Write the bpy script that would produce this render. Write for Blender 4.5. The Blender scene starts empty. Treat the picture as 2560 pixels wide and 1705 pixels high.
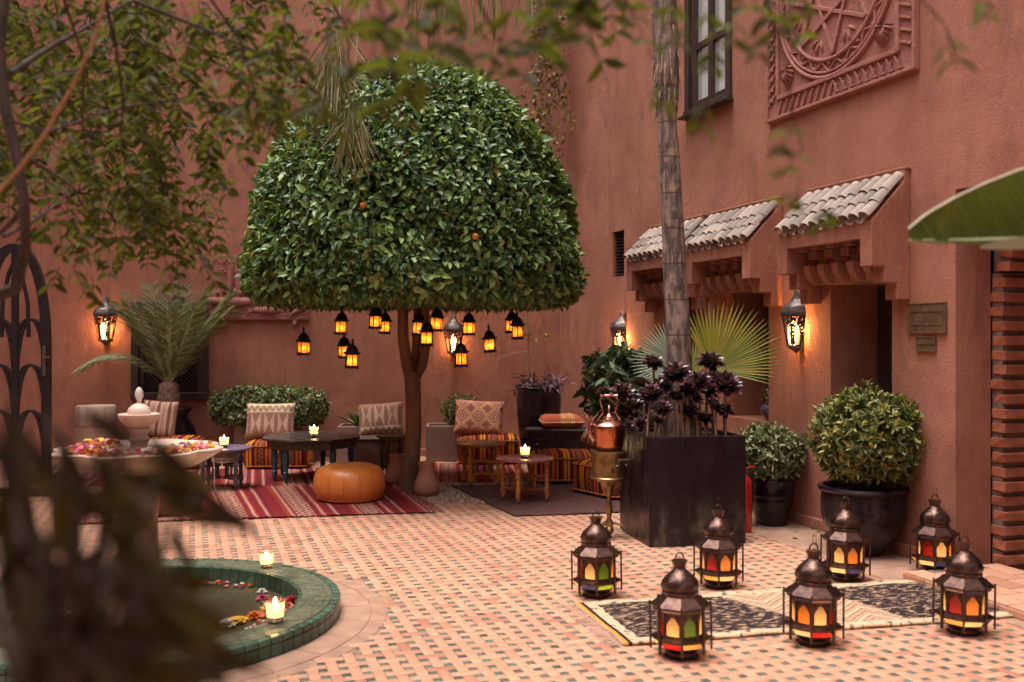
import bpy, math, random
import numpy as np
from mathutils import Vector, Matrix, Euler
random.seed(7); rng = np.random.default_rng(11)
R = math.radians; PI = math.pi; TAU = 2*math.pi
scene = bpy.context.scene
COL = scene.collection

# ------------------------------------------------------------------ camera, sky, sun, exposure
FPX, HOR, CAMH = 2489.0, 838.0, 1.62
cd = bpy.data.cameras.new('camera'); cam = bpy.data.objects.new('camera', cd); COL.objects.link(cam)
cam.location = (0, 0, CAMH); cam.rotation_euler = (R(90), 0, 0)
cd.sensor_width = 36; cd.lens = FPX/2560*36; cd.shift_y = (HOR-852.5)/2560
cd.clip_start = 0.05; cd.clip_end = 300
cd.dof.use_dof = True; cd.dof.focus_distance = 8.6; cd.dof.aperture_fstop = 1.8
scene.camera = cam
w = bpy.data.worlds.new('World'); scene.world = w; w.use_nodes = True
nt = w.node_tree; bg = nt.nodes['Background']
sky = nt.nodes.new('ShaderNodeTexSky'); sky.sky_type = 'NISHITA'; sky.sun_disc = False
SUN_EL, SUN_AZ = 78, 240          # azimuth clockwise from +Y
sky.sun_elevation = R(SUN_EL); sky.sun_rotation = R(SUN_AZ); sky.dust_density = 4.0; sky.air_density = 1.0
hs = nt.nodes.new('ShaderNodeHueSaturation'); hs.inputs['Saturation'].default_value = 0.12
nt.links.new(sky.outputs[0], hs.inputs['Color']); nt.links.new(hs.outputs[0], bg.inputs['Color'])
bg.inputs['Strength'].default_value = 0.13
sl = bpy.data.lights.new('sun', 'SUN'); sl.energy = .8; sl.angle = R(30); sl.color = (1.0, .86, .72)
so = bpy.data.objects.new('sun', sl); COL.objects.link(so)
_az, _el = R(SUN_AZ), R(SUN_EL)
sdir = Vector((math.sin(_az)*math.cos(_el), math.cos(_az)*math.cos(_el), math.sin(_el)))
so.rotation_euler = sdir.to_track_quat('Z', 'Y').to_euler(); so.location = (-3, -2, 9)
vs = scene.view_settings; vs.view_transform = 'Standard'; vs.look = 'None'; vs.exposure = 1.68; vs.gamma = 1.0
vs.use_curve_mapping = False

# ------------------------------------------------------------------ measuring helpers
def P(px, py, z=0.0):                     # a spot at height z, found from the survey of the photograph
    d = FPX*(CAMH-z)/(py-HOR); return Vector(((px-1280)/FPX*d, d, z))
def PD(px, py, d):                        # a spot at depth d
    return Vector(((px-1280)/FPX*d, d, CAMH+(HOR-py)/FPX*d))
TH = math.atan(805/2489); CT, ST = math.cos(TH), math.sin(TH)
WO = P(2051, 1324)                        # foot of the right-hand wall
WX = Vector((ST, -CT, 0)); WY = Vector((CT, ST, 0)); WROT = math.atan2(-CT, ST)
def W(x, y, z): return WO + WX*x + WY*y + Vector((0, 0, z))
def RW(px, py, off=0.0):                  # pixel -> (x, z) on the right-hand wall, off metres in front of it
    t = (px-1280)/FPX; n = -WY
    d = (off + WO.dot(n))/(t*n.x + n.y); p = Vector((t*d, d, 0))
    return (p-WO).dot(WX), CAMH+(HOR-py)/FPX*d
UX = Vector((CT, ST, 0)); UY = Vector((-ST, CT, 0))      # paving axes

# ------------------------------------------------------------------ mesh building
class MB:
    def __init__(s): s.v = []; s.f = []; s.uv = None
    def add(s, vs_, fs, m=None):
        o = len(s.v)
        if m is not None: vs_ = [m @ Vector(p) for p in vs_]
        s.v += [tuple(p) for p in vs_]; s.f += [tuple(i+o for i in q) for q in fs]; return s
    def box(s, c, d, m=None):
        x, y, z = c; a, b, e = d[0]/2, d[1]/2, d[2]/2
        q = [(x+i*a, y+j*b, z+k*e) for k in (-1, 1) for j in (-1, 1) for i in (-1, 1)]
        return s.add(q, [(0,2,3,1),(4,5,7,6),(0,1,5,4),(2,6,7,3),(0,4,6,2),(1,3,7,5)], m)
    def lathe(s, prof, seg=32, c=(0,0,0), rot=0.0, mod=None, m=None, cap=True):
        vs_, fs, n = [], [], len(prof)
        for r, z in prof:
            for k in range(seg):
                a = rot+TAU*k/seg; rr = r if mod is None else r*mod(a, z)
                vs_.append((c[0]+rr*math.cos(a), c[1]+rr*math.sin(a), c[2]+z))
        for i in range(n-1):
            for k in range(seg):
                k2 = (k+1) % seg; fs.append((i*seg+k, i*seg+k2, (i+1)*seg+k2, (i+1)*seg+k))
        if cap:
            if prof[0][0] > 1e-5: fs.append(tuple(range(seg-1, -1, -1)))
            if prof[-1][0] > 1e-5: fs.append(tuple((n-1)*seg+k for k in range(seg)))
        return s.add(vs_, fs, m)
    def tube(s, pts, r, seg=8, m=None, closed=False):
        pts = [Vector(p) for p in pts]; n = len(pts)
        rs = r if isinstance(r, (list, tuple)) else [r]*n
        vs_, fs = [], []; up = None
        for i, p in enumerate(pts):
            a = pts[(i-1) % n] if (closed or i > 0) else p
            b = pts[(i+1) % n] if (closed or i < n-1) else p
            t = (b-a).normalized()
            if up is None: up = t.orthogonal().normalized()
            up = (up - t*up.dot(t)); up = up.normalized() if up.length > 1e-6 else t.orthogonal().normalized()
            sd = t.cross(up)
            for k in range(seg):
                an = TAU*k/seg; vs_.append(p+(up*math.cos(an)+sd*math.sin(an))*rs[i])
        for i in range(n if closed else n-1):
            j = (i+1) % n
            for k in range(seg):
                k2 = (k+1) % seg; fs.append((i*seg+k, i*seg+k2, j*seg+k2, j*seg+k))
        if not closed: fs += [tuple(range(seg-1, -1, -1)), tuple((n-1)*seg+k for k in range(seg))]
        return s.add(vs_, fs, m)
    def prism(s, poly, a, b, axis='z', m=None):    # polygon (counter-clockwise) extruded from a to b along the axis
        n = len(poly)
        def q(p, t):
            if axis == 'z': return (p[0], p[1], t)
            if axis == 'y': return (p[0], t, p[1])
            return (t, p[0], p[1])
        vs_ = [q(p, a) for p in poly]+[q(p, b) for p in poly]
        fs = [tuple(range(n-1, -1, -1)), tuple(range(n, 2*n))]+[(i, (i+1) % n, n+(i+1) % n, n+i) for i in range(n)]
        if axis == 'y': fs = [tuple(reversed(f)) for f in fs]
        return s.add(vs_, fs, m)
    def grid(s, fn, nu, nv, m=None, uvf=None, wrap=False):
        vs_ = []; o = len(s.v)
        for j in range(nv+1):
            for i in range(nu+1): vs_.append(fn(i/nu, j/nv))
        if uvf:
            if s.uv is None: s.uv = [(0, 0)]*o
            s.uv += [uvf(i/nu, j/nv) for j in range(nv+1) for i in range(nu+1)]
        return s.add(vs_, [(j*(nu+1)+i, j*(nu+1)+i+1, (j+1)*(nu+1)+i+1, (j+1)*(nu+1)+i) for j in range(nv) for i in range(nu)], m)
    def ball(s, c, r, seg=12, rings=8, m=None):
        r = r if isinstance(r, (list, tuple)) else (r, r, r)
        pr = [(max(1e-6, math.sin(PI*i/rings)), -math.cos(PI*i/rings)) for i in range(rings+1)]
        mm = Matrix.Translation(c) @ Matrix.Diagonal((r[0], r[1], r[2], 1))
        if m is not None: mm = m @ mm
        return s.lathe(pr, seg, m=mm, cap=False)
    def mesh(s, name, mat, smooth=None):
        me = bpy.data.meshes.new(name); me.from_pydata(s.v, [], s.f)
        if s.uv:
            l = me.uv_layers.new(name='UVMap'); idx = np.zeros(len(me.loops), np.int32); me.loops.foreach_get('vertex_index', idx)
            l.data.foreach_set('uv', np.array(s.uv, np.float32)[idx].ravel())
        me.materials.append(mat)
        if smooth is not None:
            me.polygons.foreach_set('use_smooth', [True]*len(me.polygons)); me.set_sharp_from_angle(angle=R(smooth))
        me.update(); return me
    def build(s, name, mat, parent=None, smooth=None, bev=0.0, loc=None, rotz=0.0):
        return link(name, s.mesh(name, mat, smooth), parent, bev, loc, rotz)
def link(name, me, parent=None, bev=0.0, loc=None, rotz=0.0, rot=None):
    o = bpy.data.objects.new(name, me); COL.objects.link(o); o.parent = parent
    if loc is not None: o.location = loc
    if rotz: o.rotation_euler = (0, 0, rotz)
    if rot is not None: o.rotation_euler = rot
    if bev:
        b = o.modifiers.new('bevel', 'BEVEL'); b.width = bev; b.segments = 2; b.limit_method = 'ANGLE'; b.angle_limit = R(35)
    return o
def np_mesh(name, V, F, mat, smooth=False):        # F: list of (faces array of n-gons with k columns)
    me = bpy.data.meshes.new(name); me.vertices.add(len(V)); me.vertices.foreach_set('co', np.asarray(V, np.float32).ravel())
    lp = np.concatenate([f.ravel() for f in F]).astype(np.int32)
    tot = np.concatenate([np.full(len(f), f.shape[1], np.int32) for f in F])
    me.loops.add(len(lp)); me.loops.foreach_set('vertex_index', lp)
    me.polygons.add(len(tot)); me.polygons.foreach_set('loop_start', (np.cumsum(tot)-tot).astype(np.int32)); me.polygons.foreach_set('loop_total', tot)
    if smooth: me.polygons.foreach_set('use_smooth', np.ones(len(tot), bool))
    me.materials.append(mat); me.update(calc_edges=True); me.validate(); return me
def thing(name, label, cat, loc=(0,0,0), rotz=0.0, group=None):
    o = bpy.data.objects.new(name, None); COL.objects.link(o); o.empty_display_size = .1
    o.location = loc; o.rotation_euler = (0, 0, rotz); return tag(o, label, cat, group)
def tag(o, label=None, cat=None, group=None, kind=None):
    if label: o['label'] = label
    if cat: o['category'] = cat
    if group: o['group'] = group
    if kind: o['kind'] = kind
    return o
def lamp(parent, loc, power, radius=.02, color=(1.0, .55, .2), name='candle_light'):
    l = bpy.data.lights.new(name, 'POINT'); l.energy = power; l.shadow_soft_size = radius; l.color = color
    o = bpy.data.objects.new(name, l); COL.objects.link(o); o.parent = parent; o.location = loc; return o
_cache = {}
def cached(key, fn):
    if key not in _cache: _cache[key] = fn()
    return _cache[key]

# ------------------------------------------------------------------ shader expressions
def S(r, g, b):                                     # 8-bit sRGB -> linear
    f = lambda c: (c/255/12.92 if c <= 10 else ((c/255+.055)/1.055)**2.4); return (f(r), f(g), f(b), 1)
NT = None
class X:
    def __init__(s, k): s.k = k
    def _m(op, a, b=None, c=None):
        n = NT.nodes.new('ShaderNodeMath'); n.operation = op
        for i, q in enumerate((a, b, c)):
            if q is None: continue
            if isinstance(q, X): NT.links.new(q.k, n.inputs[i])
            else: n.inputs[i].default_value = q
        return X(n.outputs[0])
    def __add__(a, b): return X._m('ADD', a, b)
    __radd__ = __add__
    def __sub__(a, b): return X._m('SUBTRACT', a, b)
    def __rsub__(a, b): return X._m('SUBTRACT', b, a)
    def __mul__(a, b): return X._m('MULTIPLY', a, b)
    __rmul__ = __mul__
    def __truediv__(a, b): return X._m('DIVIDE', a, b)
    def __lt__(a, b): return X._m('LESS_THAN', a, b)
    def __gt__(a, b): return X._m('GREATER_THAN', a, b)
def fract(a): return X._m('FRACT', a)
def xabs(a): return X._m('ABSOLUTE', a)
def xmin(a, b): return X._m('MINIMUM', a, b)
def xmax(a, b): return X._m('MAXIMUM', a, b)
def xsin(a): return X._m('SINE', a)
def xpow(a, b): return X._m('POWER', a, b)
def tri(a): return xabs(fract(a)-.5)*2              # triangle wave 0..1
def inr(a, lo, hi): return (a > lo)*(a < hi)
def put(inp, q):
    if isinstance(q, X): NT.links.new(q.k, inp)
    else: inp.default_value = q
def cmix(fac, a, b, mode='MIX'):
    n = NT.nodes.new('ShaderNodeMix'); n.data_type = 'RGBA'; n.blend_type = mode
    put(n.inputs[0], fac); put(n.inputs[6], a); put(n.inputs[7], b); return X(n.outputs[2])
def smooth(a, lo, hi, o0=0.0, o1=1.0):
    n = NT.nodes.new('ShaderNodeMapRange'); n.interpolation_type = 'SMOOTHSTEP'; put(n.inputs[0], a)
    n.inputs[1].default_value = lo; n.inputs[2].default_value = hi; n.inputs[3].default_value = o0; n.inputs[4].default_value = o1
    return X(n.outputs[0])
def coord(kind='Object'):
    n = NT.nodes.new('ShaderNodeTexCoord'); return X(n.outputs[kind])
def xyz(v):
    n = NT.nodes.new('ShaderNodeSeparateXYZ'); NT.links.new(v.k, n.inputs[0]); return X(n.outputs[0]), X(n.outputs[1]), X(n.outputs[2])
def vec(a, b, c=0.0):
    n = NT.nodes.new('ShaderNodeCombineXYZ'); put(n.inputs[0], a); put(n.inputs[1], b); put(n.inputs[2], c); return X(n.outputs[0])
def vscale(v, s):
    n = NT.nodes.new('ShaderNodeMapping'); NT.links.new(v.k, n.inputs[0]); n.inputs['Scale'].default_value = s; return X(n.outputs[0])
def noise(v, scale, detail=4, rough=.55, dist=0.0):
    n = NT.nodes.new('ShaderNodeTexNoise'); NT.links.new(v.k, n.inputs['Vector']); n.inputs['Scale'].default_value = scale
    n.inputs['Detail'].default_value = detail; n.inputs['Roughness'].default_value = rough; n.inputs['Distortion'].default_value = dist
    return X(n.outputs[0])
def voro(v, scale, out='Distance', feature='F1'):
    n = NT.nodes.new('ShaderNodeTexVoronoi'); NT.links.new(v.k, n.inputs['Vector']); n.inputs['Scale'].default_value = scale
    n.feature = feature; return X(n.outputs[out])
def rand():                                          # one value per loose piece and per object
    g = NT.nodes.new('ShaderNodeNewGeometry'); o = NT.nodes.new('ShaderNodeObjectInfo')
    return fract(X(g.outputs['Random Per Island'])+X(o.outputs['Random']))
def ramp(fac, stops, const=True):
    n = NT.nodes.new('ShaderNodeValToRGB'); put(n.inputs[0], fac); r = n.color_ramp
    r.interpolation = 'CONSTANT' if const else 'LINEAR'
    while len(r.elements) < len(stops): r.elements.new(.5)
    for e, (p, c) in zip(r.elements, stops): e.position = p; e.color = c
    return X(n.outputs[0])
def start(name):
    global NT
    m = bpy.data.materials.new(name); m.use_nodes = True; NT = m.node_tree; return m, NT.nodes['Principled BSDF']
def bump(b, hgt, strength, dist=.01):
    n = NT.nodes.new('ShaderNodeBump'); n.inputs['Strength'].default_value = strength; n.inputs['Distance'].default_value = dist
    NT.links.new(hgt.k, n.inputs['Height']); NT.links.new(n.outputs[0], b.inputs['Normal'])
def pmat(name, c1, c2=None, scale=6, rough=.6, metal=0.0, bmp=0.0, bscale=60, var=0.0, coat=0.0, spec=.5, lo=.35, hi=.65, stretch=None, dist=.006, emit=None):
    m, b = start(name); co = coord()
    if stretch: co = vscale(co, stretch)
    col = cmix(smooth(noise(co, scale, 6), lo, hi), c1, c2 or c1)
    if var: col = cmix(1.0, col, (vgrey(rand(), var)), 'MULTIPLY')
    put(b.inputs['Base Color'], col)
    b.inputs['Roughness'].default_value = rough; b.inputs['Metallic'].default_value = metal
    b.inputs['Coat Weight'].default_value = coat; b.inputs['Specular IOR Level'].default_value = spec
    if rough > .15: put(b.inputs['Roughness'], smooth(noise(co, scale*2.3, 5), .3, .7, rough*.82, min(1, rough*1.15)))
    if bmp: bump(b, noise(co, bscale, 5), bmp, dist)
    return m
def vgrey(a, var):
    v = a*(2*var)+(1-var); n = NT.nodes.new('ShaderNodeCombineColor')
    for i in range(3): put(n.inputs[i], v)
    return X(n.outputs[0])
def emat(name, col, strength):
    m, b = start(name); b.inputs['Base Color'].default_value = (*col[:3], 1); b.inputs['Emission Color'].default_value = (*col[:3], 1)
    b.inputs['Emission Strength'].default_value = strength; return m
def glassmat(name, col, gloss=.12, noise_amt=.35, clear=0.0):  # stained or frosted glass and wax: lets the flame's light through, diffused
    m, b = start(name); co = coord()
    tr = NT.nodes.new('ShaderNodeBsdfTranslucent'); gl = NT.nodes.new('ShaderNodeBsdfGlossy'); gl.inputs['Roughness'].default_value = .15
    put(tr.inputs['Color'], cmix(noise(co, 90, 3), tuple(c*(1-noise_amt) for c in col[:3])+(1,), (*col[:3], 1)))
    mx = NT.nodes.new('ShaderNodeMixShader'); mx.inputs[0].default_value = gloss
    NT.links.new(tr.outputs[0], mx.inputs[1]); NT.links.new(gl.outputs[0], mx.inputs[2])
    o_ = mx
    if clear:
        tp = NT.nodes.new('ShaderNodeBsdfTransparent'); tp.inputs['Color'].default_value = (*col[:3], 1); o_ = NT.nodes.new('ShaderNodeMixShader'); o_.inputs[0].default_value = clear
        NT.links.new(mx.outputs[0], o_.inputs[1]); NT.links.new(tp.outputs[0], o_.inputs[2])
    NT.links.new(o_.outputs[0], NT.nodes['Material Output'].inputs['Surface']); return m
def leafmat(name, cols, trans=.3, rough=.42, spec=.5):   # cols: 3 colours picked per leaf
    m, b = start(name); r = rand()
    col = ramp(r, [(0, cols[0]), (.45, cols[1]), (.9, cols[2])], const=False)
    put(b.inputs['Base Color'], col); b.inputs['Roughness'].default_value = rough; b.inputs['Specular IOR Level'].default_value = spec
    tr = NT.nodes.new('ShaderNodeBsdfTranslucent'); put(tr.inputs['Color'], cmix(.5, col, (.20, .24, .02, 1)))
    mx = NT.nodes.new('ShaderNodeMixShader'); mx.inputs[0].default_value = trans
    NT.links.new(b.outputs[0], mx.inputs[1]); NT.links.new(tr.outputs[0], mx.inputs[2])
    NT.links.new(mx.outputs[0], NT.nodes['Material Output'].inputs['Surface']); return m

# ------------------------------------------------------------------ foliage
def unit(a): return a/np.maximum(np.linalg.norm(a, axis=-1, keepdims=True), 1e-9)
def leaves(Pt, D, U, L, Wd, fold=.25, droop=.15):    # each leaf a folded, pointed blade of 8 vertices
    n = len(Pt); D = unit(D); Sd = unit(np.cross(D, U)); Up = np.cross(Sd, D)
    L = np.broadcast_to(L, n)[:, None]; Wd = np.broadcast_to(Wd, n)[:, None]
    def at(t, s, u): return Pt+D*L*t+Sd*Wd*s+Up*(Wd*u-L*droop*t*t)
    V = np.stack([at(0,0,0), at(.28,-.42,fold), at(.3,0,0), at(.28,.42,fold), at(.66,-.4,fold*.9), at(.68,0,0), at(.66,.4,fold*.9), at(1,0,-.05)], 1).reshape(-1, 3)
    o = (np.arange(n)*8)[:, None]
    tf = np.concatenate([o+np.array([[0,2,1]]), o+np.array([[0,3,2]]), o+np.array([[4,5,7]]), o+np.array([[5,6,7]])])
    qf = np.concatenate([o+np.array([[1,2,5,4]]), o+np.array([[2,3,6,5]])])
    return V, [tf, qf]
def join(parts):                                      # [(V, [F..]), ..] -> one
    Vs, Fs, o = [], [], 0
    for V, F in parts:
        Vs.append(V); Fs += [f+o for f in F]; o += len(V)
    return np.concatenate(Vs), Fs
def rdir(n):
    return unit(rng.normal(size=(n, 3)))
def bush_leaves(n, c, r, L, Wd, depth=.25, up=.35, cluster=1, jag=.08, lo=-1.0, power=2.0, core=.25):
    """leaves spread through the outer shell of a rounded, uneven crown; power>2 squares the crown off"""
    k = n//cluster; d = rdir(k*3); d = d[d[:, 2] > lo][:k]; k = len(d)
    q = (np.abs(d)**power).sum(1)**(1/power); s = 1/q
    s = s*(1+jag*np.sin(d[:, 0]*7+1.3)*np.sin(d[:, 1]*8)*np.cos(d[:, 2]*6)+jag*.6*rng.normal(size=k)*.5)
    s = s*(1-depth*rng.random(k)**2.2)
    p = np.array(c)+d*s[:, None]*np.array(r)
    p = np.repeat(p, cluster, 0); dd = np.repeat(d, cluster, 0)
    nrm = unit(dd/np.array(r))
    D = unit(nrm*.75+rdir(len(p))*.95+np.array([0, 0, up])); U = unit(nrm+rdir(len(p))*.35+np.array([0, 0, .3]))
    sc = .7+.6*rng.random(len(p))
    return leaves(p, D, U, L*sc, Wd*sc)
# ------------------------------------------------------------------ wall, paving and stone materials
def plaster(name, c1, c2, c3):
    m, b = start(name); co = coord(); st = vscale(co, (1, 1, .35))
    col = cmix(smooth(noise(co, 1.1, 8, .66), .36, .64), c1, c2)
    col = cmix(smooth(noise(st, 4.2, 7, .66), .48, .70)*.75, col, c3)
    col = cmix(smooth(noise(co, 26, 4), .55, .8)*.18, col, (.07, .03, .025, 1)); col = cmix(smooth(noise(vscale(co, (1, 1, .12)), 5, 6, .6), .58, .76)*.35, col, (.15, .065, .05, 1)); col = cmix(smooth(noise(co, 2.6, 5), .60, .72)*.25, col, (.46, .21, .15, 1))
    put(b.inputs['Base Color'], col); b.inputs['Roughness'].default_value = .86; b.inputs['Specular IOR Level'].default_value = .3
    h = noise(co, 60, 6, .7)*1.0+noise(st, 18, 6, .65)*1.6+noise(co, 2.0, 4)*2.2
    bump(b, h, .8, .014); return m
M_WALL = plaster('terracotta_plaster', (.385, .160, .104, 1), (.312, .121, .080, 1), (.235, .094, .068, 1))
M_RELIEF = plaster('carved_plaster', (.37, .15, .12, 1), (.31, .12, .098, 1), (.24, .09, .076, 1))
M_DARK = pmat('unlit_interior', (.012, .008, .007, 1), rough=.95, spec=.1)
M_STONE = pmat('worn_paving_stone', (.40, .23, .155, 1), (.30, .17, .12, 1), 5, .8, bmp=.4, bscale=40)
M_GROUT = pmat('sandy_grout', (.40, .225, .14, 1), (.30, .16, .10, 1), 9, .95, bmp=.3)
M_IRON = pmat('painted_iron', (.022, .014, .017, 1), (.012, .008, .01, 1), 20, .42, spec=.4, bmp=.15)
M_DKWOOD = pmat('dark_wood', (.045, .026, .022, 1), (.025, .014, .012, 1), 8, .5, bmp=.2, stretch=(1, 1, .15))
def tilemat(name, stops, rough, bm):
    m, b = start(name); co = coord(); geo = NT.nodes.new('ShaderNodeNewGeometry'); pos = X(geo.outputs['Position'])
    col = ramp(rand(), stops, const=False)
    big = noise(pos, .9, 4)
    col = cmix(smooth(big, .42, .72)*.5, col, (.45, .18, .12, 1))
    col = cmix(smooth(noise(pos, 34, 5, .7), .58, .74)*.5, col, (.30, .11, .07, 1))
    col = cmix(smooth(noise(pos, 11, 4), .55, .75)*.2, col, (.62, .42, .28, 1))
    put(b.inputs['Base Color'], col); put(b.inputs['Roughness'], smooth(noise(pos, 20, 4), .3, .7, rough*.75, rough*1.2))
    bump(b, noise(pos, 55, 5), bm, .006); return m
M_BRICKT = tilemat('terracotta_paver', [(0, (.50,.255,.16,1)), (.25, (.54,.285,.18,1)), (.7, (.51,.262,.167,1)), (.9, (.45,.215,.135,1)), (1, (.36,.15,.095,1))], .62, .35)
def greenmat():
    m, b = start('green_glazed_paver'); geo = NT.nodes.new('ShaderNodeNewGeometry'); pos = X(geo.outputs['Position'])
    col = ramp(rand(), [(0, (.05,.065,.055,1)), (.35, (.085,.115,.09,1)), (.7, (.125,.165,.13,1)), (.9, (.11,.095,.075,1)), (1, (.30,.25,.17,1))], const=False)
    col = cmix(smooth(noise(pos, 30, 5, .7), .56, .78)*.5, col, (.36, .20, .13, 1))
    put(b.inputs['Base Color'], col); put(b.inputs['Roughness'], smooth(noise(pos, 24, 4), .3, .7, .22, .6)); bump(b, noise(pos, 60, 4), .25, .005); return m
M_GREENT = greenmat()
M_PGREEN = pmat('green_pool_glaze', (.030, .075, .045, 1), (.055, .105, .07, 1), 9, .28, var=.35, bmp=.3, bscale=30)
M_PTOP = pmat('worn_green_glaze', (.085, .10, .062, 1), (.14, .15, .10, 1), 7, .36, var=.18, bmp=.45, bscale=55)
M_BRICK = pmat('old_fired_brick', (.36, .115, .060, 1), (.26, .075, .045, 1), 9, .85, var=.18, bmp=.6, bscale=45, dist=.012)
M_MORTAR = pmat('grey_mortar', (.20, .13, .105, 1), (.14, .085, .07, 1), 12, .95, bmp=.6, bscale=50, dist=.012)
M_ROOFT = pmat('pale_clay_roof_tile', (.33, .26, .215, 1), (.22, .175, .15, 1), 9, .8, var=.4, bmp=.35, bscale=60)

# ------------------------------------------------------------------ the ground and its paving
POOL = Vector((-2.12, 5.66, 0)); PR_OUT, PR_IN, PR_H = 1.125, .885, .10
gm = MB(); gm.grid(lambda u, v: (-12+24*u, -5+22*v, -.008), 40, 40)
ground = tag(gm.build('ground', M_GROUT), kind='structure')
GRAVEL = [P(1000, 1259), P(1310, 1259), P(1330, 1190), P(940, 1190)]
def in_poly(x, y, poly):
    c = False; n = len(poly)
    for i in range(n):
        a, b = poly[i], poly[(i+1) % n]
        if (a[1] > y) != (b[1] > y) and x < (b[0]-a[0])*(y-a[1])/(b[1]-a[1])+a[0]: c = not c
    return c
RED1 = [P(142, 1314), P(1088, 1283), P(1005, 1217), P(160, 1222)]
RED2 = [P(120, 1226), P(985, 1221), P(930, 1172), P(200, 1178)]
MAROON = [P(1287, 1293), P(1660, 1278), P(1610, 1213), P(1127, 1217)]
STEP = [W(1.6, -.42, 0), W(3.6, -.42, 0), W(3.6, .3, 0), W(1.6, .3, 0)]
PIT, SQ = .0995, .043; BW = PIT-SQ
def paving():
    a0 = P(1280, 1640); red = [RED1, RED2, MAROON]
    dots, bricks = [], []
    for i in range(-110, 70):
        for j in range(-20, 100):
            c = Vector((0, 4.9, 0))+UX*(i*PIT)+UY*(j*PIT)
            if c.y < 4.3 or c.y > 13.3 or abs(c.x) > c.y*.514+.75: continue
            if (c-POOL).length < PR_OUT+.27: continue
            lx, ly = (c-WO).dot(WX), (c-WO).dot(WY)
            if ly > -.40 or (lx > 1.45 and ly > -.55): continue
            if lx > -.3 and ly > -.62 : continue
            if in_poly(c.x, c.y, GRAVEL) or any(in_poly(c.x, c.y, q) and in_poly(c.x+.1, c.y-.1, q) and in_poly(c.x-.1, c.y+.1, q) for q in red): continue
            dots.append(c)
            if (i+j) % 2 == 0: bricks.append((c+UX*(PIT/2)+UY*(PIT/2), 0))
            else: bricks.append((c+UX*(PIT/2)+UY*(PIT/2), 1))
    return dots, bricks
def tile_box(sx, sy, hgt=.010, ch=.0012):            # top with chamfered edge, open underneath
    a, b = sx/2, sy/2; v = []
    for z, k in ((-hgt, 0), (-ch, 0), (0, ch*1.3)):
        v += [(-a+k, -b+k, z), (a-k, -b+k, z), (a-k, b-k, z), (-a+k, b-k, z)]
    f = [(8, 9, 10, 11)]+[(i+l*4, (i+1) % 4+l*4, (i+1) % 4+l*4+4, i+l*4+4) for l in (0, 1) for i in range(4)]
    return np.array(v), np.array(f)
dots, bricks = paving()
gap = .0026; yaw = math.atan2(ST, CT)
tb = {0: tile_box(BW+2*SQ-gap, BW-gap), 1: tile_box(BW-gap, BW+2*SQ-gap), 'd': tile_box(SQ-gap, SQ-gap)}
rm = np.array([[CT, -ST, 0], [ST, CT, 0], [0, 0, 1]])
def seen(c):
    px = 1280+FPX*c.x/c.y; py = HOR+CAMH*FPX/c.y
    return 0 < px < 2560 and py < 1705 and not (px < 520 and py > 1150) and not (1520 < px < 1900 and py < 1380)
allp = sorted([(c.y, c, k) for c, k in bricks]+[(c.y+.6, c, 'd') for c in dots], key=lambda t: t[0])
single, rest = [], {0: [], 1: [], 'd': []}
for _, c, k in allp:
    if len(single) < 290 and seen(c): single.append((c, k))
    else: rest[k].append(c)
tm = {k: np_mesh('paver', tb[k][0], [tb[k][1]], M_GREENT if k == 'd' else M_BRICKT) for k in tb}
for c, k in single:
    o = link('paver' if k != 'd' else 'glazed_paver', tm[k], ground, loc=(c.x, c.y, random.uniform(-.0012, .0012)), rot=(random.gauss(0, .006), random.gauss(0, .006), yaw+random.gauss(0, .012)))
def merge_tiles(keys, name, mat):
    parts = []
    for k in keys:
        tv, tf = tb[k]; C = np.array([tuple(c) for c in rest[k]]); n = len(C)
        C[:, 2] += rng.normal(size=n)*.0008
        jit = rng.normal(size=n)*.012; ca, sa = np.cos(jit), np.sin(jit)
        lv = np.stack([tv[None, :, 0]*ca[:, None]-tv[None, :, 1]*sa[:, None], tv[None, :, 0]*sa[:, None]+tv[None, :, 1]*ca[:, None], np.broadcast_to(tv[None, :, 2], (n, len(tv)))], -1)
        lv = lv @ rm.T + C[:, None, :]
        parts.append((lv.reshape(-1, 3), [((np.arange(n)*len(tv))[:, None, None]+tf[None]).reshape(-1, 4)]))
    V, F = join(parts); o = link(name, np_mesh(name, V, F, mat), ground); tag(o, kind='stuff')
merge_tiles([0, 1], 'paver_field', M_BRICKT); merge_tiles(['d'], 'glazed_paver_field', M_GREENT)

# stone apron round the pool, slab strip along the wall, brick step at the archway
def ring_piece(r0, r1, a0, a1, z0, z1, n=3):
    m = MB(); pts = [(r*math.cos(a0+(a1-a0)*i/n), r*math.sin(a0+(a1-a0)*i/n)) for r, rg in ((r1, range(n+1)), (r0, range(n, -1, -1))) for i in rg]
    m.prism(pts, z0, z1); return m
def ring(r0, r1, count, z0, z1, name, mat, parent, merged=False, ga=.004, bev=.003, loc=POOL, stuff=False):
    da = TAU/count; g = ga/((r0+r1)/2)
    if merged:
        mm = MB()
        for k in range(count):
            q = ring_piece(r0, r1, k*da+g/2, (k+1)*da-g/2, z0, z1+random.uniform(-.0015, .0015), 1); mm.add(q.v, q.f)
        o = mm.build(name, mat, parent, loc=loc); tag(o, kind='stuff')
    else:
        me = ring_piece(r0, r1, g/2, da-g/2, z0, z1).mesh(name, mat)
        for k in range(count): link(name, me, parent, bev, loc=loc, rotz=k*da)
apr = MB(); apr.lathe([(PR_OUT-.02, -.01), (PR_OUT-.02, -.005), (PR_OUT+.30, -.005), (PR_OUT+.30, -.02)], 96, cap=False)
apron = tag(apr.build('pool_apron', M_GROUT, loc=POOL), kind='structure')
ring(PR_OUT+.005, PR_OUT+.18, 26, -.012, 0, 'apron_stone', M_STONE, apron, loc=(0, 0, 0), ga=.007)
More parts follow.
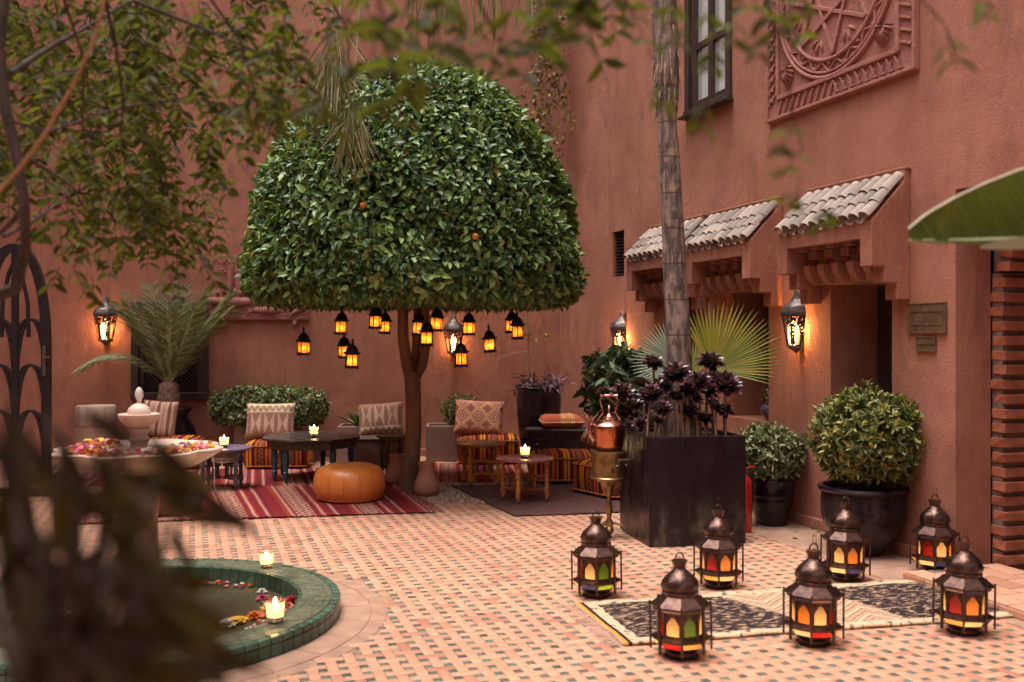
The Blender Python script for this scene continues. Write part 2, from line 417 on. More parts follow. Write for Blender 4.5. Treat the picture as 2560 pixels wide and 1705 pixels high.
ring(PR_OUT+.187, PR_OUT+.275, 34, -.012, 0, 'apron_stone', M_STONE, apron, loc=(0, 0, 0), ga=.007)
sp = MB(); slabs = []
strip = tag(MB().box((0, 0, 0), (.01, .01, .004)).build('paving_strip', M_STONE, loc=W(.4, -.02, -.012)), kind='structure')
x = -1.6
while x < 3.2:
    l = random.uniform(.55, .85); wd = .60 if x > -.35 else .38
    m = MB().box((l/2, -wd/2-.01, -.006), (l-.01, wd-.012, .012)); o = m.build('slab', M_STONE, strip, bev=.004, rotz=WROT); o.location = W(x, 0, 0)-strip.location; x += l
stp = tag(MB().prism([(1.62, -.50), (3.7, -.50), (3.7, .29), (1.62, .29)], 0, .045).build('brick_step', M_MORTAR, loc=WO, rotz=WROT), kind='structure')
for r_ in range(5):
    for c_ in range(7):
        m = MB().box((1.62+.15+c_*.29+(r_ % 2)*.1, -.42+r_*.155, .0455), (.28, .147, .022)); m.build('brick', M_BRICKT, stp, bev=.004)
for c_ in range(10): MB().box((1.73+c_*.205, -.502, .024), (.198, .018, .042)).build('brick', M_BRICKT, stp, bev=.003)

# ------------------------------------------------------------------ walls
def holed_wall(x0, x1, z0, z1, holes, name, mat, parent, back=True):
    """front sheet in the plane y=0 with recesses; hole = (xa, xb, za, zb, depth)"""
    xs = sorted({x0, x1, *[h[0] for h in holes], *[h[1] for h in holes]}); zs = sorted({z0, z1, *[h[2] for h in holes], *[h[3] for h in holes]})
    m = MB()
    def hole_at(x, z): return next((h for h in holes if h[0] < x < h[1] and h[2] < z < h[3]), None)
    for i in range(len(xs)-1):
        for j in range(len(zs)-1):
            if not hole_at((xs[i]+xs[i+1])/2, (zs[j]+zs[j+1])/2):
                m.add([(xs[i], 0, zs[j]), (xs[i+1], 0, zs[j]), (xs[i+1], 0, zs[j+1]), (xs[i], 0, zs[j+1])], [(0, 1, 2, 3)])
    for a, b, c, d, dp in holes:
        q = [(a, c), (b, c), (b, d), (a, d)]
        for k in range(4):
            (xa, za), (xb, zb) = q[k], q[(k+1) % 4]
            m.add([(xa, 0, za), (xa, dp, za), (xb, dp, zb), (xb, 0, zb)], [(0, 1, 2, 3)])
    m.add([(x0, .9, z0), (x1, .9, z0), (x1, .9, z1), (x0, .9, z1)], [(3, 2, 1, 0)])
    m.add([(x0, 0, z1), (x1, 0, z1), (x1, .9, z1), (x0, .9, z1)], [(0, 1, 2, 3)])
    m.add([(x1, 0, z0), (x1, .9, z0), (x1, .9, z1), (x1, 0, z1)], [(0, 1, 2, 3)])
    return m.build(name, mat, parent)
WTOP = 9.5
house = thing('courtyard_house', 'terracotta plastered house wall with three tiled door hoods on the right', 'house', WO, WROT)
D3 = (.14, .89, 0, 2.03, .46); D2 = (-1.53, -.78, .83, 2.03, .46); D1 = (-2.87, -2.15, 0, 2.03, .46)
VENT = (-4.30, -3.94, 2.34, 2.90, .09); WIN = (-2.26, -1.49, 3.97, 5.6, .12); ARCH = (1.54, 3.9, 0, 2.62, .30)
holed_wall(-4.39, 9.6, -.02, WTOP, [D3, D2, D1, VENT, WIN, ARCH], 'wall', M_WALL, house)
for n_, (a, b, c, d, dp) in (('door', D3), ('door', D1), ('shutter', D2)):
    dd = MB().box(((a+b)/2, dp+.02, (c+d)/2), (b-a+.02, .03, d-c+.02)).build(n_, M_DKWOOD, house)
    for k in range(3): MB().box((a+(b-a)*(k+.5)/3, dp, (c+d)/2), ((b-a)/3-.03, .02, d-c-.12)).build('panel', M_DKWOOD, dd, bev=.006)
# plinth along the foot of the wall, in stretches between the openings
for a, b in ((-4.3, -2.87), (-2.15, .14), (.89, 1.54)):
    MB().box(((a+b)/2, -.012, .045), (b-a, .05, .09)).build('plinth', M_WALL, house, bev=.008)
# louvred vent
vt = MB().box(((VENT[0]+VENT[1])/2, .085, (VENT[2]+VENT[3])/2), (.33, .006, .56)).build('vent', M_DARK, house)
sm = MB().box((0, 0, 0), (.32, .05, .010)).mesh('slat', M_IRON)
for k in range(14): link('slat', sm, vt, loc=((VENT[0]+VENT[1])/2, .052, VENT[2]+.022+k*.0395), rot=(R(-32), 0, 0))
# upper window
xa, xb, za, zb, _ = WIN
wn = MB()
for c, d in ((((xa+xb)/2, -.015, za-.025), (xb-xa+.16, .075, .06)), ((xa-.035, -.01, (za+zb)/2), (.075, .06, zb-za)), ((xb+.035, -.01, (za+zb)/2), (.075, .06, zb-za)), (((xa+xb)/2, -.01, zb+.03), (xb-xa+.14, .06, .06))): wn.box(c, d)
wo_ = wn.build('window', M_DKWOOD, house, bev=.008)
MB().box(((xa+xb)/2, -.04, za-.068), (xb-xa+.20, .13, .03)).build('sill', M_DKWOOD, wo_, bev=.006)
for cx, wd in ((xa+.05, .07), (xb-.05, .07), ((xa+xb)/2, .10)): MB().box((cx, .035, (za+zb)/2), (wd, .04, zb-za)).build('casement_frame', M_DKWOOD, wo_, bev=.006)
for zz in (za+.05, za+.65): MB().box(((xa+xb)/2, .034, zz), (xb-xa, .036, .07)).build('casement_rail', M_DKWOOD, wo_, bev=.006)
mg, b_ = start('window_glass'); b_.inputs['Base Color'].default_value = (.6, .6, .6, 1); b_.inputs['Roughness'].default_value = .06; b_.inputs['Alpha'].default_value = .3
M_CURT = pmat('white_curtain', (.75, .72, .70, 1), (.6, .57, .56, 1), 14, .9, stretch=(1, 1, .05))
for k in (0, 1):
    cx = xa+(xb-xa)*(.27+.46*k)
    MB().box((cx, .045, (za+zb)/2), (.27, .006, zb-za-.1)).build('pane', mg, wo_)
    MB().grid(lambda u, v, cx=cx: (cx-.12+.24*u, .085+.012*math.sin(u*26), za+.06+(zb-za-.1)*v), 30, 2).build('curtain', M_CURT, wo_, smooth=60)

# tiled door hoods
def half_tile(r0, r1, L, flip=1, n=8, t=.008):
    m = MB(); v = []
    for l, rr in ((0, r0), (L, r1)):
        for q in (rr, rr-t):
            for k in range(n+1):
                a = PI*k/n; v.append((q*math.cos(a), -l, flip*q*math.sin(a)*.85))
    f = []; s = n+1
    for k in range(n):
        f += [(k, k+1, 2*s+k+1, 2*s+k), (s+k+1, s+k, 3*s+k, 3*s+k+1), (2*s+k, 2*s+k+1, 3*s+k+1, 3*s+k), (k+1, k, s+k, s+k+1)]
    f += [(0, 2*s, 3*s, s), (n, s+n, 3*s+n, 2*s+n)]
    if flip < 0: f = [tuple(reversed(q)) for q in f]
    m.add(v, f); return m
capme = half_tile(.046, .055, .18).mesh('roof_tile', M_ROOFT, smooth=40); panme = half_tile(.053, .048, .18, -1).mesh('roof_tile', M_ROOFT, smooth=40)
def hood(x0, x1, full=True):
    Wd = x1-x0; pj = .335; lg = .135
    h = MB()
    prof = [(-.002, 2.83), (-.05, 2.83), (-.05, 2.745), (-pj, 2.45), (-pj, 2.12), (-.225, 2.12), (-.225, 2.00), (-.115, 2.00), (-.115, 1.88), (-.002, 1.88)]
    for a in (x0, x1-lg): h.prism(prof, a, a+lg, 'x')
    h.prism([(-.002, 2.829), (-.048, 2.829), (-.048, 2.744), (-pj+.002, 2.449), (-pj+.002, 2.325), (-pj+.07, 2.325), (-pj+.07, 2.40), (-.002, 2.70)], x0+lg-.001, x1-lg+.001, 'x')
    o = h.build('door_hood', M_WALL, house, bev=.006)
    o2 = MB().box(((x0+x1)/2, -.024, 2.840), (Wd+.02, .055, .022)).build('flashing', M_WALL, o, bev=.006)
    n = 10; st = (Wd+.01)/n; ang = math.atan2(.30, .29); ux, uz = -math.cos(ang), -math.sin(ang)
    for c in range(n):
        for r_ in range(3):
            for cap in (1, 0):
                if not cap and c == n-1: continue
                s0 = r_*.132-.005; yy = -.052+ux*s0; zz = 2.758+uz*s0+(.030 if cap else .012)+(.012*(2-r_) if False else 0)
                t = link('roof_tile', capme if cap else panme, o, loc=(x0+st*(c+.5+(0 if cap else .5))+random.gauss(0, .003), yy, zz), rot=(ang-.045+random.gauss(0, .018), random.gauss(0, .04), random.gauss(0, .03)))
    # stepped blocks and curved ribs under the hood
    bw_ = (Wd-2*lg)/9
    bm = MB().box((0, 0, 0), (bw_*.95, .085, .065)).mesh('corbel_block', M_WALL)
    for r_ in range(3):
        for c in range(9):
            if (c+r_) % 2 == 0: link('corbel_block', bm, o, .004, loc=(x0+lg+bw_*(c+.5), -pj+.115+r_*.062, 2.335-r_*.068))
    MB().box(((x0+x1)/2, -.05, 2.22), (Wd-2*lg-.004, .096, .32)).build('soffit', M_WALL, o)
    arc = [(-.10-.115*math.sin(PI/2*t/6), 2.03+.155*(1-math.cos(PI/2*t/6))) for t in range(7)]
    prf = [(y_, z_) for y_, z_ in arc]+[(-.10, 2.185)]
    rmh = MB().prism(list(reversed(prf)), -.04, .04, 'x').mesh('vault_rib', M_WALL, smooth=30)
    for c in range(5): link('vault_rib', rmh, o, loc=(x0+lg+(Wd-2*lg)*(c+.5)/5, 0, 0))
    MB().box(((x0+x1)/2, -.05, 2.045), (Wd-2*lg-.004, .098, .03)).build('lintel', M_WALL, o, bev=.004)
for a, b in ((-.12, 1.09), (-1.75, -.55), (-3.14, -1.90)): hood(a, b)

# brick archway at the right edge
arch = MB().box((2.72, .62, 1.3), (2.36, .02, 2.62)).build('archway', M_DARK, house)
MB().prism([(1.545, .31), (1.635, .31), (1.635, .58), (1.545, .58)], 0, 2.05).build('mortar_jamb', M_MORTAR, arch)
brk = []
for v in range(4):
    m = MB()
    for l in (0, 1):
        pass
    q = MB().box((0, 0, 0), (.115, .29, .066)); q.v = [(a+random.gauss(0, .003), b+random.gauss(0, .005), c+random.gauss(0, .003)) for a, b, c in q.v]
    brk.append(q.mesh('brick', M_BRICK))
for k in range(20): link('brick', brk[k % 4], arch, .006, loc=(1.604+random.gauss(0, .004), .442+random.gauss(0, .005), .075+k*.1005), rot=(0, random.gauss(0, .012), random.gauss(0, .01)))
ac = (2.26, 2.06); ar = .60
for k in range(10):
    a = PI-k*R(9.2)-R(3)
    link('brick', brk[k % 4], arch, .006, loc=(ac[0]+ar*math.cos(a), .44+random.gauss(0, .005), ac[1]+ar*math.sin(a)), rot=(0, -a, 0))
sp_ = [(1.545, 2.06)]+[(ac[0]+(ar-.03)*math.cos(PI-k*R(9.2)), ac[1]+(ar-.03)*math.sin(PI-k*R(9.2))) for k in range(11)]+[(2.36, 2.61), (1.545, 2.61)]
MB().prism(sp_, .325, .58, 'y').build('spandrel', M_MORTAR, arch)

# carved plaster square high on the wall
cx, cz, cw = .215, 4.505, 1.95
rel = MB(); rel.box((cx, -.012, cz), (cw, .03, cw)); rl = thing('carved_plaster_square', 'large square carved plaster panel with round medallion high on the right wall', 'relief', WO, WROT)
rel.build('panel', M_RELIEF, rl, bev=.006)
hw = cw/2
def rib(pts, r, name): return MB().tube(pts, r, 8).build(name, M_RELIEF, rl, smooth=60)
for k in range(4):
    a0 = k*PI/2; q = [(cx+t, cz+u) for t, u in ((-hw+.2, -hw+.19), (hw-.2, -hw+.19))]
    rot = lambda p: (cx+(p[0]-cx)*math.cos(a0)-(p[1]-cz)*math.sin(a0), cz+(p[0]-cx)*math.sin(a0)+(p[1]-cz)*math.cos(a0))
    (ax, az), (bx_, bz) = rot(q[0]), rot(q[1]); mx_, mz_ = rot((cx, cz-hw+.19))
    m = MB().box((0, 0, 0), (cw-.36, .034, .042)); o = m.build('border_rib', M_RELIEF, rl, bev=.008, loc=(mx_, -.036, mz_)); o.rotation_euler = (0, -a0, 0)
    mx_, mz_ = rot((cx, cz-hw+.02)); o = MB().box((0, 0, 0), (cw-.02, .03, .03)).build('border_rib', M_RELIEF, rl, bev=.006, loc=(mx_, -.033, mz_)); o.rotation_euler = (0, -a0, 0)
    for i in range(18):
        t = -hw+.19+i*.092
        if i < 9: poly = [(0, 0), (.022, 0), (.068, .118), (.046, .118)]
        else: poly = [(0, 0), (.055, 0), (.055, .022), (.026, .022), (.026, .075), (-.002, .075), (-.024, .118), (-.046, .118), (-.02, .075)]
        px_, pz_ = rot((cx+t, cz-hw+.045)); o = MB().prism(poly, -.045, -.02, 'y').build('key_block', M_RELIEF, rl, bev=.004, loc=(px_, 0, pz_)); o.rotation_euler = (0, -a0, 0)
for rr, th in ((.775, .020), (.735, .013), (.635, .020)):
    rib([(cx+rr*math.cos(a), -.035, cz+rr*math.sin(a)) for a in [TAU*k/96 for k in range(97)]], th, 'medallion_ring')
rib([(cx+(.69+.032*math.sin(a*22))*math.cos(a), -.034, cz+(.69+.032*math.sin(a*22))*math.sin(a)) for a in [TAU*k/360 for k in range(361)]], .011, 'vine_scroll')
for k in range(22):
    a = TAU*(k+.25)/22; rr = .69+(.026 if k % 2 else -.026); MB().ball((cx+rr*math.cos(a), -.03, cz+rr*math.sin(a)), (.028, .018, .02), 8, 6).build('vine_leaf', M_RELIEF, rl, smooth=60)
for k in range(8):
    a = TAU*k/8+PI/8*0; p0 = (cx+.62*math.cos(a), -.032, cz+.62*math.sin(a))
    b2 = a+TAU*3/8; q0 = Vector((.60*math.cos(a), 0, .60*math.sin(a))); q1 = Vector((.60*math.cos(b2), 0, .60*math.sin(b2))); dv = q1-q0; o = MB().box((0, 0, 0), (dv.length, .028, .034)).build('star_strap', M_RELIEF, rl, bev=.006, loc=(cx+(q0.x+q1.x)/2, -.028-.0013*k, cz+(q0.z+q1.z)/2)); o.rotation_euler = (0, -math.atan2(dv.z, dv.x), 0)
    for s_ in (-1, 0, 1):
        b2 = a+PI/8+s_*.10; o = MB().ball((0, 0, 0), (.05, .02, .016), 10, 6).build('carved_leaf', M_RELIEF, rl, smooth=60, loc=(cx+(.55-.03*abs(s_))*math.cos(b2), -.03, cz+(.55-.03*abs(s_))*math.sin(b2))); o.rotation_euler = (0, -b2-s_*.5, 0)
for sx_ in (-1, 1):
    for sz_ in (-1, 1):
        o = MB(); n = 26
        def sh(u, v):
            a = (u-.5)*PI*1.05; r_ = .125*v*(1+.10*math.cos(a*18)*v)*(1-.25*abs(u-.5)); dome = .055*math.sin(PI*min(1, v*.93))*(1+.22*math.cos(a*18))
            return (r_*math.sin(a)*.82, -.025-dome, -.06+r_*math.cos(a)*1.15)
        o.grid(sh, 90, 10); q = o.build('shell', M_RELIEF, rl, smooth=60, loc=(cx+sx_*.63, 0, cz+sz_*.62)); q.rotation_euler = (0, R(180) if sz_ < 0 else 0, 0)
        q.rotation_euler = (0, R(180)+sx_*.25, 0)

# back wall, corner pier, unseen walls that close the courtyard, raised to darken its lower walls
B0, B1 = P(1399, 1137), P(200, 1146); BX = (B0-B1).normalized(); BY = Vector((-BX.y, BX.x, 0)); BROT = math.atan2(BX.y, BX.x)
def BK(x, y, z): return B1+BX*x+BY*y+Vector((0, 0, z))
def RB(px, py):                                       # pixel -> (x, z) on the back wall
    t = (px-1280)/FPX; n = BY; d = B1.dot(n)/(t*n.x+n.y); p = Vector((t*d, d, 0)); return (p-B1).dot(BX), CAMH+(HOR-py)/FPX*d
bw = thing('back_wall', 'tall terracotta plaster wall across the back of the courtyard', 'wall', B1, BROT)
blen = (B0-B1).length
wx0, wz0 = RB(345, 985); wx1, wz1 = RB(507, 770)
holed_wall(-3.4, blen+1.2, -.02, WTOP+1.2, [(wx0, wx1, wz0, wz1, .12)], 'wall', M_WALL, bw)
MB().box((blen/2-1, -.03, .05), (blen+4, .06, .10)).build('plinth', M_WALL, bw, bev=.01)
lw = MB()
cx_, cz_ = (wx0+wx1)/2, (wz0+wz1)/2
for c, d in (((cx_, -.02, wz0-.03), (wx1-wx0+.16, .09, .10)), ((cx_, -.02, wz1+.03), (wx1-wx0+.16, .09, .10)), ((wx0-.03, -.018, cz_), (.10, .086, wz1-wz0)), ((wx1+.03, -.018, cz_), (.10, .086, wz1-wz0))): lw.box(c, d)
lwo = lw.build('lattice_window', M_DKWOOD, bw, bev=.01)
MB().box((cx_, .115, cz_), (wx1-wx0, .004, wz1-wz0)).build('dark_pane', M_DARK, lwo)
for x_ in (wx0+.04, wx1-.04, cx_): MB().box((x_, .02, cz_), (.07, .05, wz1-wz0)).build('casement', M_DKWOOD, lwo, bev=.006)
lat = MB(); wdt = (wx1-wx0); 
for sg in (1, -1):
    k = -30
    while k < 30:
        a_ = cx_+k*.058; seg = []
        # diagonal bar clipped to the opening
        zlo, zhi = wz0+.02, wz1-.02; xl = a_+sg*(zlo-cz_); xh = a_+sg*(zhi-cz_)
        t0, t1 = 0.0, 1.0
        for lim, lo_ in ((wx0+.04, True), (wx1-.04, False)):
            dx = xh-xl; tt = (lim-xl)/dx
            if (lo_ and dx > 0) or (not lo_ and dx < 0): t0 = max(t0, tt)
            else: t1 = min(t1, tt)
        if t1 > t0+.02:
            p = lambda t: Vector((xl+(xh-xl)*t, .02+.006*sg, zlo+(zhi-zlo)*t)); lat.tube([p(t0), p(t1)], .0085, 4)
        k += 1
lo_ = lat.build('lattice', M_DKWOOD, lwo); tag(lo_, kind='stuff')
PA, PB_ = P(1425, 1145), W(-4.39, 0, 0); PA2 = PA+UY*1.2
pier = MB().prism([(PA.x, PA.y), (PB_.x, PB_.y), (PB_.x+UY.x*2+.4, PB_.y+UY.y*2), (PA2.x, PA2.y)], -.02, WTOP+1.1)
tag(pier.build('corner_pier', M_WALL, bev=.01), 'plain terracotta corner pier between the back wall and the vent', 'pier')
tag(MB().box((-7.9, 4.5, 5.5), (.4, 19, 11)).build('side_wall', M_WALL), kind='structure')
tag(MB().box((-1, -5.2, 5.5), (14.5, .4, 11)).build('rear_wall', M_WALL), kind='structure')
# ------------------------------------------------------------------ pool and fountain
M_MARBLE = pmat('warm_marble', (.68, .52, .42, 1), (.55, .38, .29, 1), 6, .38, bmp=.12, bscale=40)
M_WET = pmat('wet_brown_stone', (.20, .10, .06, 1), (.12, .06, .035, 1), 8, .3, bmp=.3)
def watermat(name, col, rough=.03, bs=9, st=.25):
    m, b = start(name); geo = NT.nodes.new('ShaderNodeNewGeometry'); pos = X(geo.outputs['Position'])
    b.inputs['Base Color'].default_value = col; b.inputs['Roughness'].default_value = rough; b.inputs['IOR'].default_value = 1.33; b.inputs['Specular IOR Level'].default_value = .6
    bump(b, noise(pos, bs, 3)+noise(pos, bs*3, 3)*.4, st, .02); return m
M_WATER = watermat('pool_water', (.068, .060, .034, 1))
pool = thing('fountain_pool', 'round sunken pool with green glazed tile rim in the left foreground', 'pool', POOL)
MB().lathe([(PR_IN+.01, PR_H-.012), (PR_OUT-.012, PR_H-.012), (PR_OUT-.012, -.01)], 96, cap=False).build('rim_bed', M_GROUT, pool)
MB().lathe([(PR_IN+.006, PR_H-.012), (PR_IN+.006, -.06)], 96, cap=False).build('inner_bed', M_GROUT, pool)
ring(PR_OUT-.045, PR_OUT+.004, 90, PR_H-.035, PR_H+.001, 'edge_tile', M_PGREEN, pool, loc=(0, 0, 0), bev=.008)
ring(PR_OUT-.02, PR_OUT, 90, -.01, PR_H-.038, 'side_tile', M_PGREEN, pool, loc=(0, 0, 0))
ring(PR_IN, PR_IN+.02, 80, -.05, PR_H-.004, 'inner_tile', M_PGREEN, pool, loc=(0, 0, 0))
for k in range(5):
    r0 = PR_IN+.021+k*.0345; ring(r0, r0+.033, 110+k*6, PR_H-.016, PR_H-.001, 'rim_mosaic', M_PTOP, pool, merged=True, loc=(0, 0, 0), ga=.0035)
MB().lathe([(PR_IN+.004, -.005), (.0001, -.005)], 64, cap=False).build('water', M_WATER, pool)
ft = thing('marble_fountain', 'two-tiered scalloped marble fountain rising from the round pool', 'fountain', POOL)
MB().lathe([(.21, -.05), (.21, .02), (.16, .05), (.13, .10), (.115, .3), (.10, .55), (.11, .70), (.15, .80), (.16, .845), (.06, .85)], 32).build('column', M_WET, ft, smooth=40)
sc8 = lambda amp, n: (lambda a, z: 1+amp*(abs(math.cos(a*n/2))-.6))
def bowl_mod(a, z): return 1+(.13*(abs(math.cos(a*4))-.55)*min(1, max(0, (z-.84)/.1)))
MB().lathe([(.10, .84), (.20, .85), (.33, .89), (.40, .935), (.44, .962), (.448, .978), (.43, .984), (.40, .965), (.34, .945), (.12, .94), (.0001, .94)], 96, mod=bowl_mod).build('lower_bowl', M_MARBLE, ft, smooth=50)
MB().lathe([(.36, .958), (.0001, .958)], 64, cap=False, mod=bowl_mod).build('bowl_water', watermat('bowl_water', (.10, .06, .04, 1), bs=20), ft)
MB().lathe([(.075, .94), (.075, .965), (.05, .98), (.047, 1.01), (.062, 1.03), (.045, 1.05), (.047, 1.075), (.06, 1.09), (.045, 1.10)], 24).build('stem', M_MARBLE, ft, smooth=40)
MB().lathe([(.04, 1.095), (.07, 1.105), (.095, 1.13), (.112, 1.16), (.113, 1.172), (.10, 1.175), (.06, 1.165), (.0001, 1.16)], 72, mod=lambda a, z: 1+(.09*(abs(math.cos(a*4))-.5) if z > 1.12 else 0)).build('upper_bowl', M_MARBLE, ft, smooth=50)
MB().lathe([(.062, 1.16), (.063, 1.18), (.055, 1.205), (.035, 1.225), (.012, 1.235), (.0001, 1.236)], 48, mod=lambda a, z: 1+.05*abs(math.cos(a*6))).build('finial', M_MARBLE, ft, smooth=50)
mj, b_ = start('splashing_water'); b_.inputs['Base Color'].default_value = (.85, .78, .74, 1); b_.inputs['Roughness'].default_value = .12; b_.inputs['Alpha'].default_value = .72
MB().lathe([(.006, 1.23), (.012, 1.25), (.021, 1.275), (.019, 1.30), (.010, 1.318), (.0001, 1.326)], 16, mod=lambda a, z: 1+.25*math.sin(a*5+z*90)).build('water_jet', mj, ft, smooth=70)
MB().tube([(.432*math.cos(-.2), .432*math.sin(-.2), .985), (.455*math.cos(-.2), .455*math.sin(-.2), .96), (.465*math.cos(-.2), .465*math.sin(-.2), .86), (.468*math.cos(-.2), .468*math.sin(-.2), .74)], .0018, 6).build('water_thread', mj, ft, smooth=60)

# flowers and petals
PCOL = {'red': (.55, .012, .03, 1), 'magenta': (.62, .03, .22, 1), 'pink': (.80, .25, .30, 1), 'white': (.82, .74, .68, 1), 'orange': (.82, .20, .03, 1), 'yellow': (.85, .50, .04, 1)}
PM = {k: leafmat('petal_'+k, [tuple(c*.75 for c in v[:3])+(1,), v, v], .25, .5) for k, v in PCOL.items()}
def flower(px, py, z, col, r, label, layers=3, npet=9, cupped=.5):
    c = P(px, py, z); parts = []
    for l in range(layers):
        n = max(5, npet-l*2); a = np.arange(n)*TAU/n+l*.4; el = .25+cupped*l
        D = np.stack([np.cos(a)*math.cos(el), np.sin(a)*math.cos(el), np.full(n, math.sin(el))], 1)
        parts.append(leaves(np.tile([[0, 0, .004+l*.003]], (n, 1)), D, np.tile([[0, 0, 1.0]], (n, 1)), r*(1-.2*l), r*.75*(1-.15*l), .2, .1))
    V, F = join(parts); t = thing('flower', label, 'flower', c, random.random()*6)
    link('petals', np_mesh('petals', V, F, PM[col], True), t)
    MB().ball((0, 0, .012), (r*.22, r*.22, .008), 8, 5).build('flower_centre', PM['yellow'] if col != 'yellow' else PM['orange'], t, smooth=60)
wz = .0
for a in ((728, 1505, 'red', .05, 'red blossom floating at the right inside edge of the pool'), (655, 1498, 'magenta', .04, 'magenta blossom floating nearest the middle of the pool, on the right'), (668, 1534, 'orange', .05, 'orange blossom floating just behind the near rim candle'),
          (592, 1556, 'yellow', .075, 'yellow star-shaped flower floating in the pool beside a white blossom'), (566, 1566, 'white', .06, 'white blossom floating left of the yellow flower in the pool'), (540, 1562, 'red', .042, 'small round red blossom left of the white one in the pool'),
          (636, 1545, 'orange', .055, 'wide orange blossom floating right of the yellow flower'), (655, 1482, 'white', .035, 'small white blossom at the far right of the floating petals'), (128, 1496, 'pink', .05, 'pink blossom floating at the far left of the pool'),
          (250, 1462, 'white', .055, 'white blossom floating behind the dark leaves left of the fountain')):
    flower(a[0], a[1], wz, a[2], a[3], a[4], 2 if a[2] == 'yellow' else 3, 8 if a[2] == 'yellow' else 10, .1 if a[2] == 'yellow' else .5)
def petals(name, label, pts, size, cols=('red', 'magenta', 'pink', 'white', 'orange')):
    t = thing(name, label, 'petals'); 
    for ci, cn in enumerate(cols):
        q = np.array(pts[ci::len(cols)]); n = len(q)
        if n == 0: continue
        a = rng.random(n)*TAU; D = np.stack([np.cos(a), np.sin(a), rng.normal(size=n)*.3], 1); U = np.tile([[0, 0, 1.0]], (n, 1))+rng.normal(size=(n, 3))*.35
        V, F = leaves(q-D*size/2, D, U, size*(.7+.6*rng.random(n)), size*.8, .3, -.2)
        tag(link('petal_scatter', np_mesh('petal_scatter', V, F, PM[cn], True), t), kind='stuff')
pp = []
def arcpts(n, a0, a1, r0, r1):
    return [(POOL.x+r*math.cos(a), POOL.y+r*math.sin(a), random.uniform(.001, .012)) for a, r in ((random.uniform(a0, a1), random.uniform(r0, r1)) for _ in range(n))]
pp += arcpts(170, R(-45), R(38), .70, .86)+arcpts(60, R(-75), R(-40), .72, .86)+arcpts(30, R(60), R(85), .78, .87)+arcpts(70, R(150), R(200), .45, .8)
random.shuffle(pp)
petals('floating_petals', 'loose red, pink and white petals drifting along the right edge of the pool', pp, .036)
pb = []
for a0, a1, n in ((R(130), R(260), 190), (R(-70), R(35), 110), (R(250), R(300), 30)):
    for _ in range(n):
        a = random.uniform(a0, a1); r = random.uniform(.24, .40); pb.append((POOL.x+r*math.cos(a), POOL.y+r*math.sin(a), random.uniform(.963, .998)))
random.shuffle(pb); petals('bowl_petals', 'heap of magenta, red and peach petals in the large fountain bowl', pb, .045, ('magenta', 'red', 'pink', 'orange', 'red', 'yellow', 'white'))

# ------------------------------------------------------------------ candles in glass cups
M_WAX = glassmat('lit_wax', (.95, .76, .46), .05, .15); M_CUP = glassmat('amber_glass', (1.0, .88, .68), .25, .1, .72); M_BLUEG = pmat('cobalt_glass', (.02, .015, .12, 1), rough=.1, spec=.7)
M_FLAME = emat('candle_flame', (1.0, .80, .45), 26); M_WICK = pmat('charred_wick', (.01, .01, .01, 1), rough=.9)
def candle(loc, s, label, power=.55, blue=.35):
    t = thing('candle_glass', label, 'candle', loc); t.scale = (s, s, s)
    MB().lathe([(.0345, .012), (.0365, .028), (.0385, .056), (.0001, .058)], 20).build('wax', M_WAX, t, smooth=40)
    MB().lathe([(.028, 0), (.0335, .004), (.036, .024+.0*blue), (.0375, .030)], 20, cap=False).build('cup_base', M_BLUEG, t, smooth=40)
    MB().lathe([(.0405, .058), (.0455, .098), (.044, .098), (.039, .058)], 20, cap=False).build('cup_rim', M_CUP, t, smooth=40)
    MB().tube([(0, 0, .056), (.001, 0, .066)], .0012, 5).build('wick', M_WICK, t)
    MB().lathe([(.0001, .064), (.006, .072), (.0085, .082), (.006, .096), (.002, .110), (.0001, .116)], 10).build('flame', M_FLAME, t, smooth=60)
    lamp(t, (0, 0, .046), power*.055, .012, (1.0, .80, .52)); lamp(t, (0, 0, .088), power*.7, .012, (1.0, .64, .30)); return t  # lower lamp is added inside the wax so its sides glow; upper one is the flame
candle(P(666, 1420, PR_H), 1.0, 'lit candle glass standing on the far right of the pool rim', .5)
candle(P(688, 1557, PR_H), 1.18, 'large lit candle glass standing on the near right of the pool rim', .6)

# ------------------------------------------------------------------ floor lanterns
M_BRZ = pmat('dark_bronze', (.115, .062, .048, 1), (.055, .030, .026, 1), 26, .34, .85, bmp=.25, bscale=70, dist=.003)
M_BRZP = pmat('pierced_bronze', (.12, .066, .052, 1), (.06, .033, .028, 1), 26, .32, .85, bmp=.5, bscale=110, dist=.004)
GL = {'cream': glassmat('cream_glass', (.95, .74, .50), .10, .35, .12), 'amber': glassmat('amber_lantern_glass', (.9, .48, .16), .10, .35, .15), 'red': glassmat('red_glass', (.55, .02, .02), .08), 'green': glassmat('green_glass', (.30, .42, .02), .08), 'blue': glassmat('blue_glass', (.035, .035, .16), .14)}
M_BLUEP = pmat('blue_enamel', (.035, .03, .13, 1), rough=.2, spec=.7); M_REDP = pmat('red_enamel', (.16, .02, .03, 1), rough=.25, spec=.7); M_GRNP = pmat('green_enamel', (.05, .07, .02, 1), rough=.25, spec=.7); M_SILP = pmat('tin_panel', (.42, .30, .27, 1), rough=.3, metal=.7)
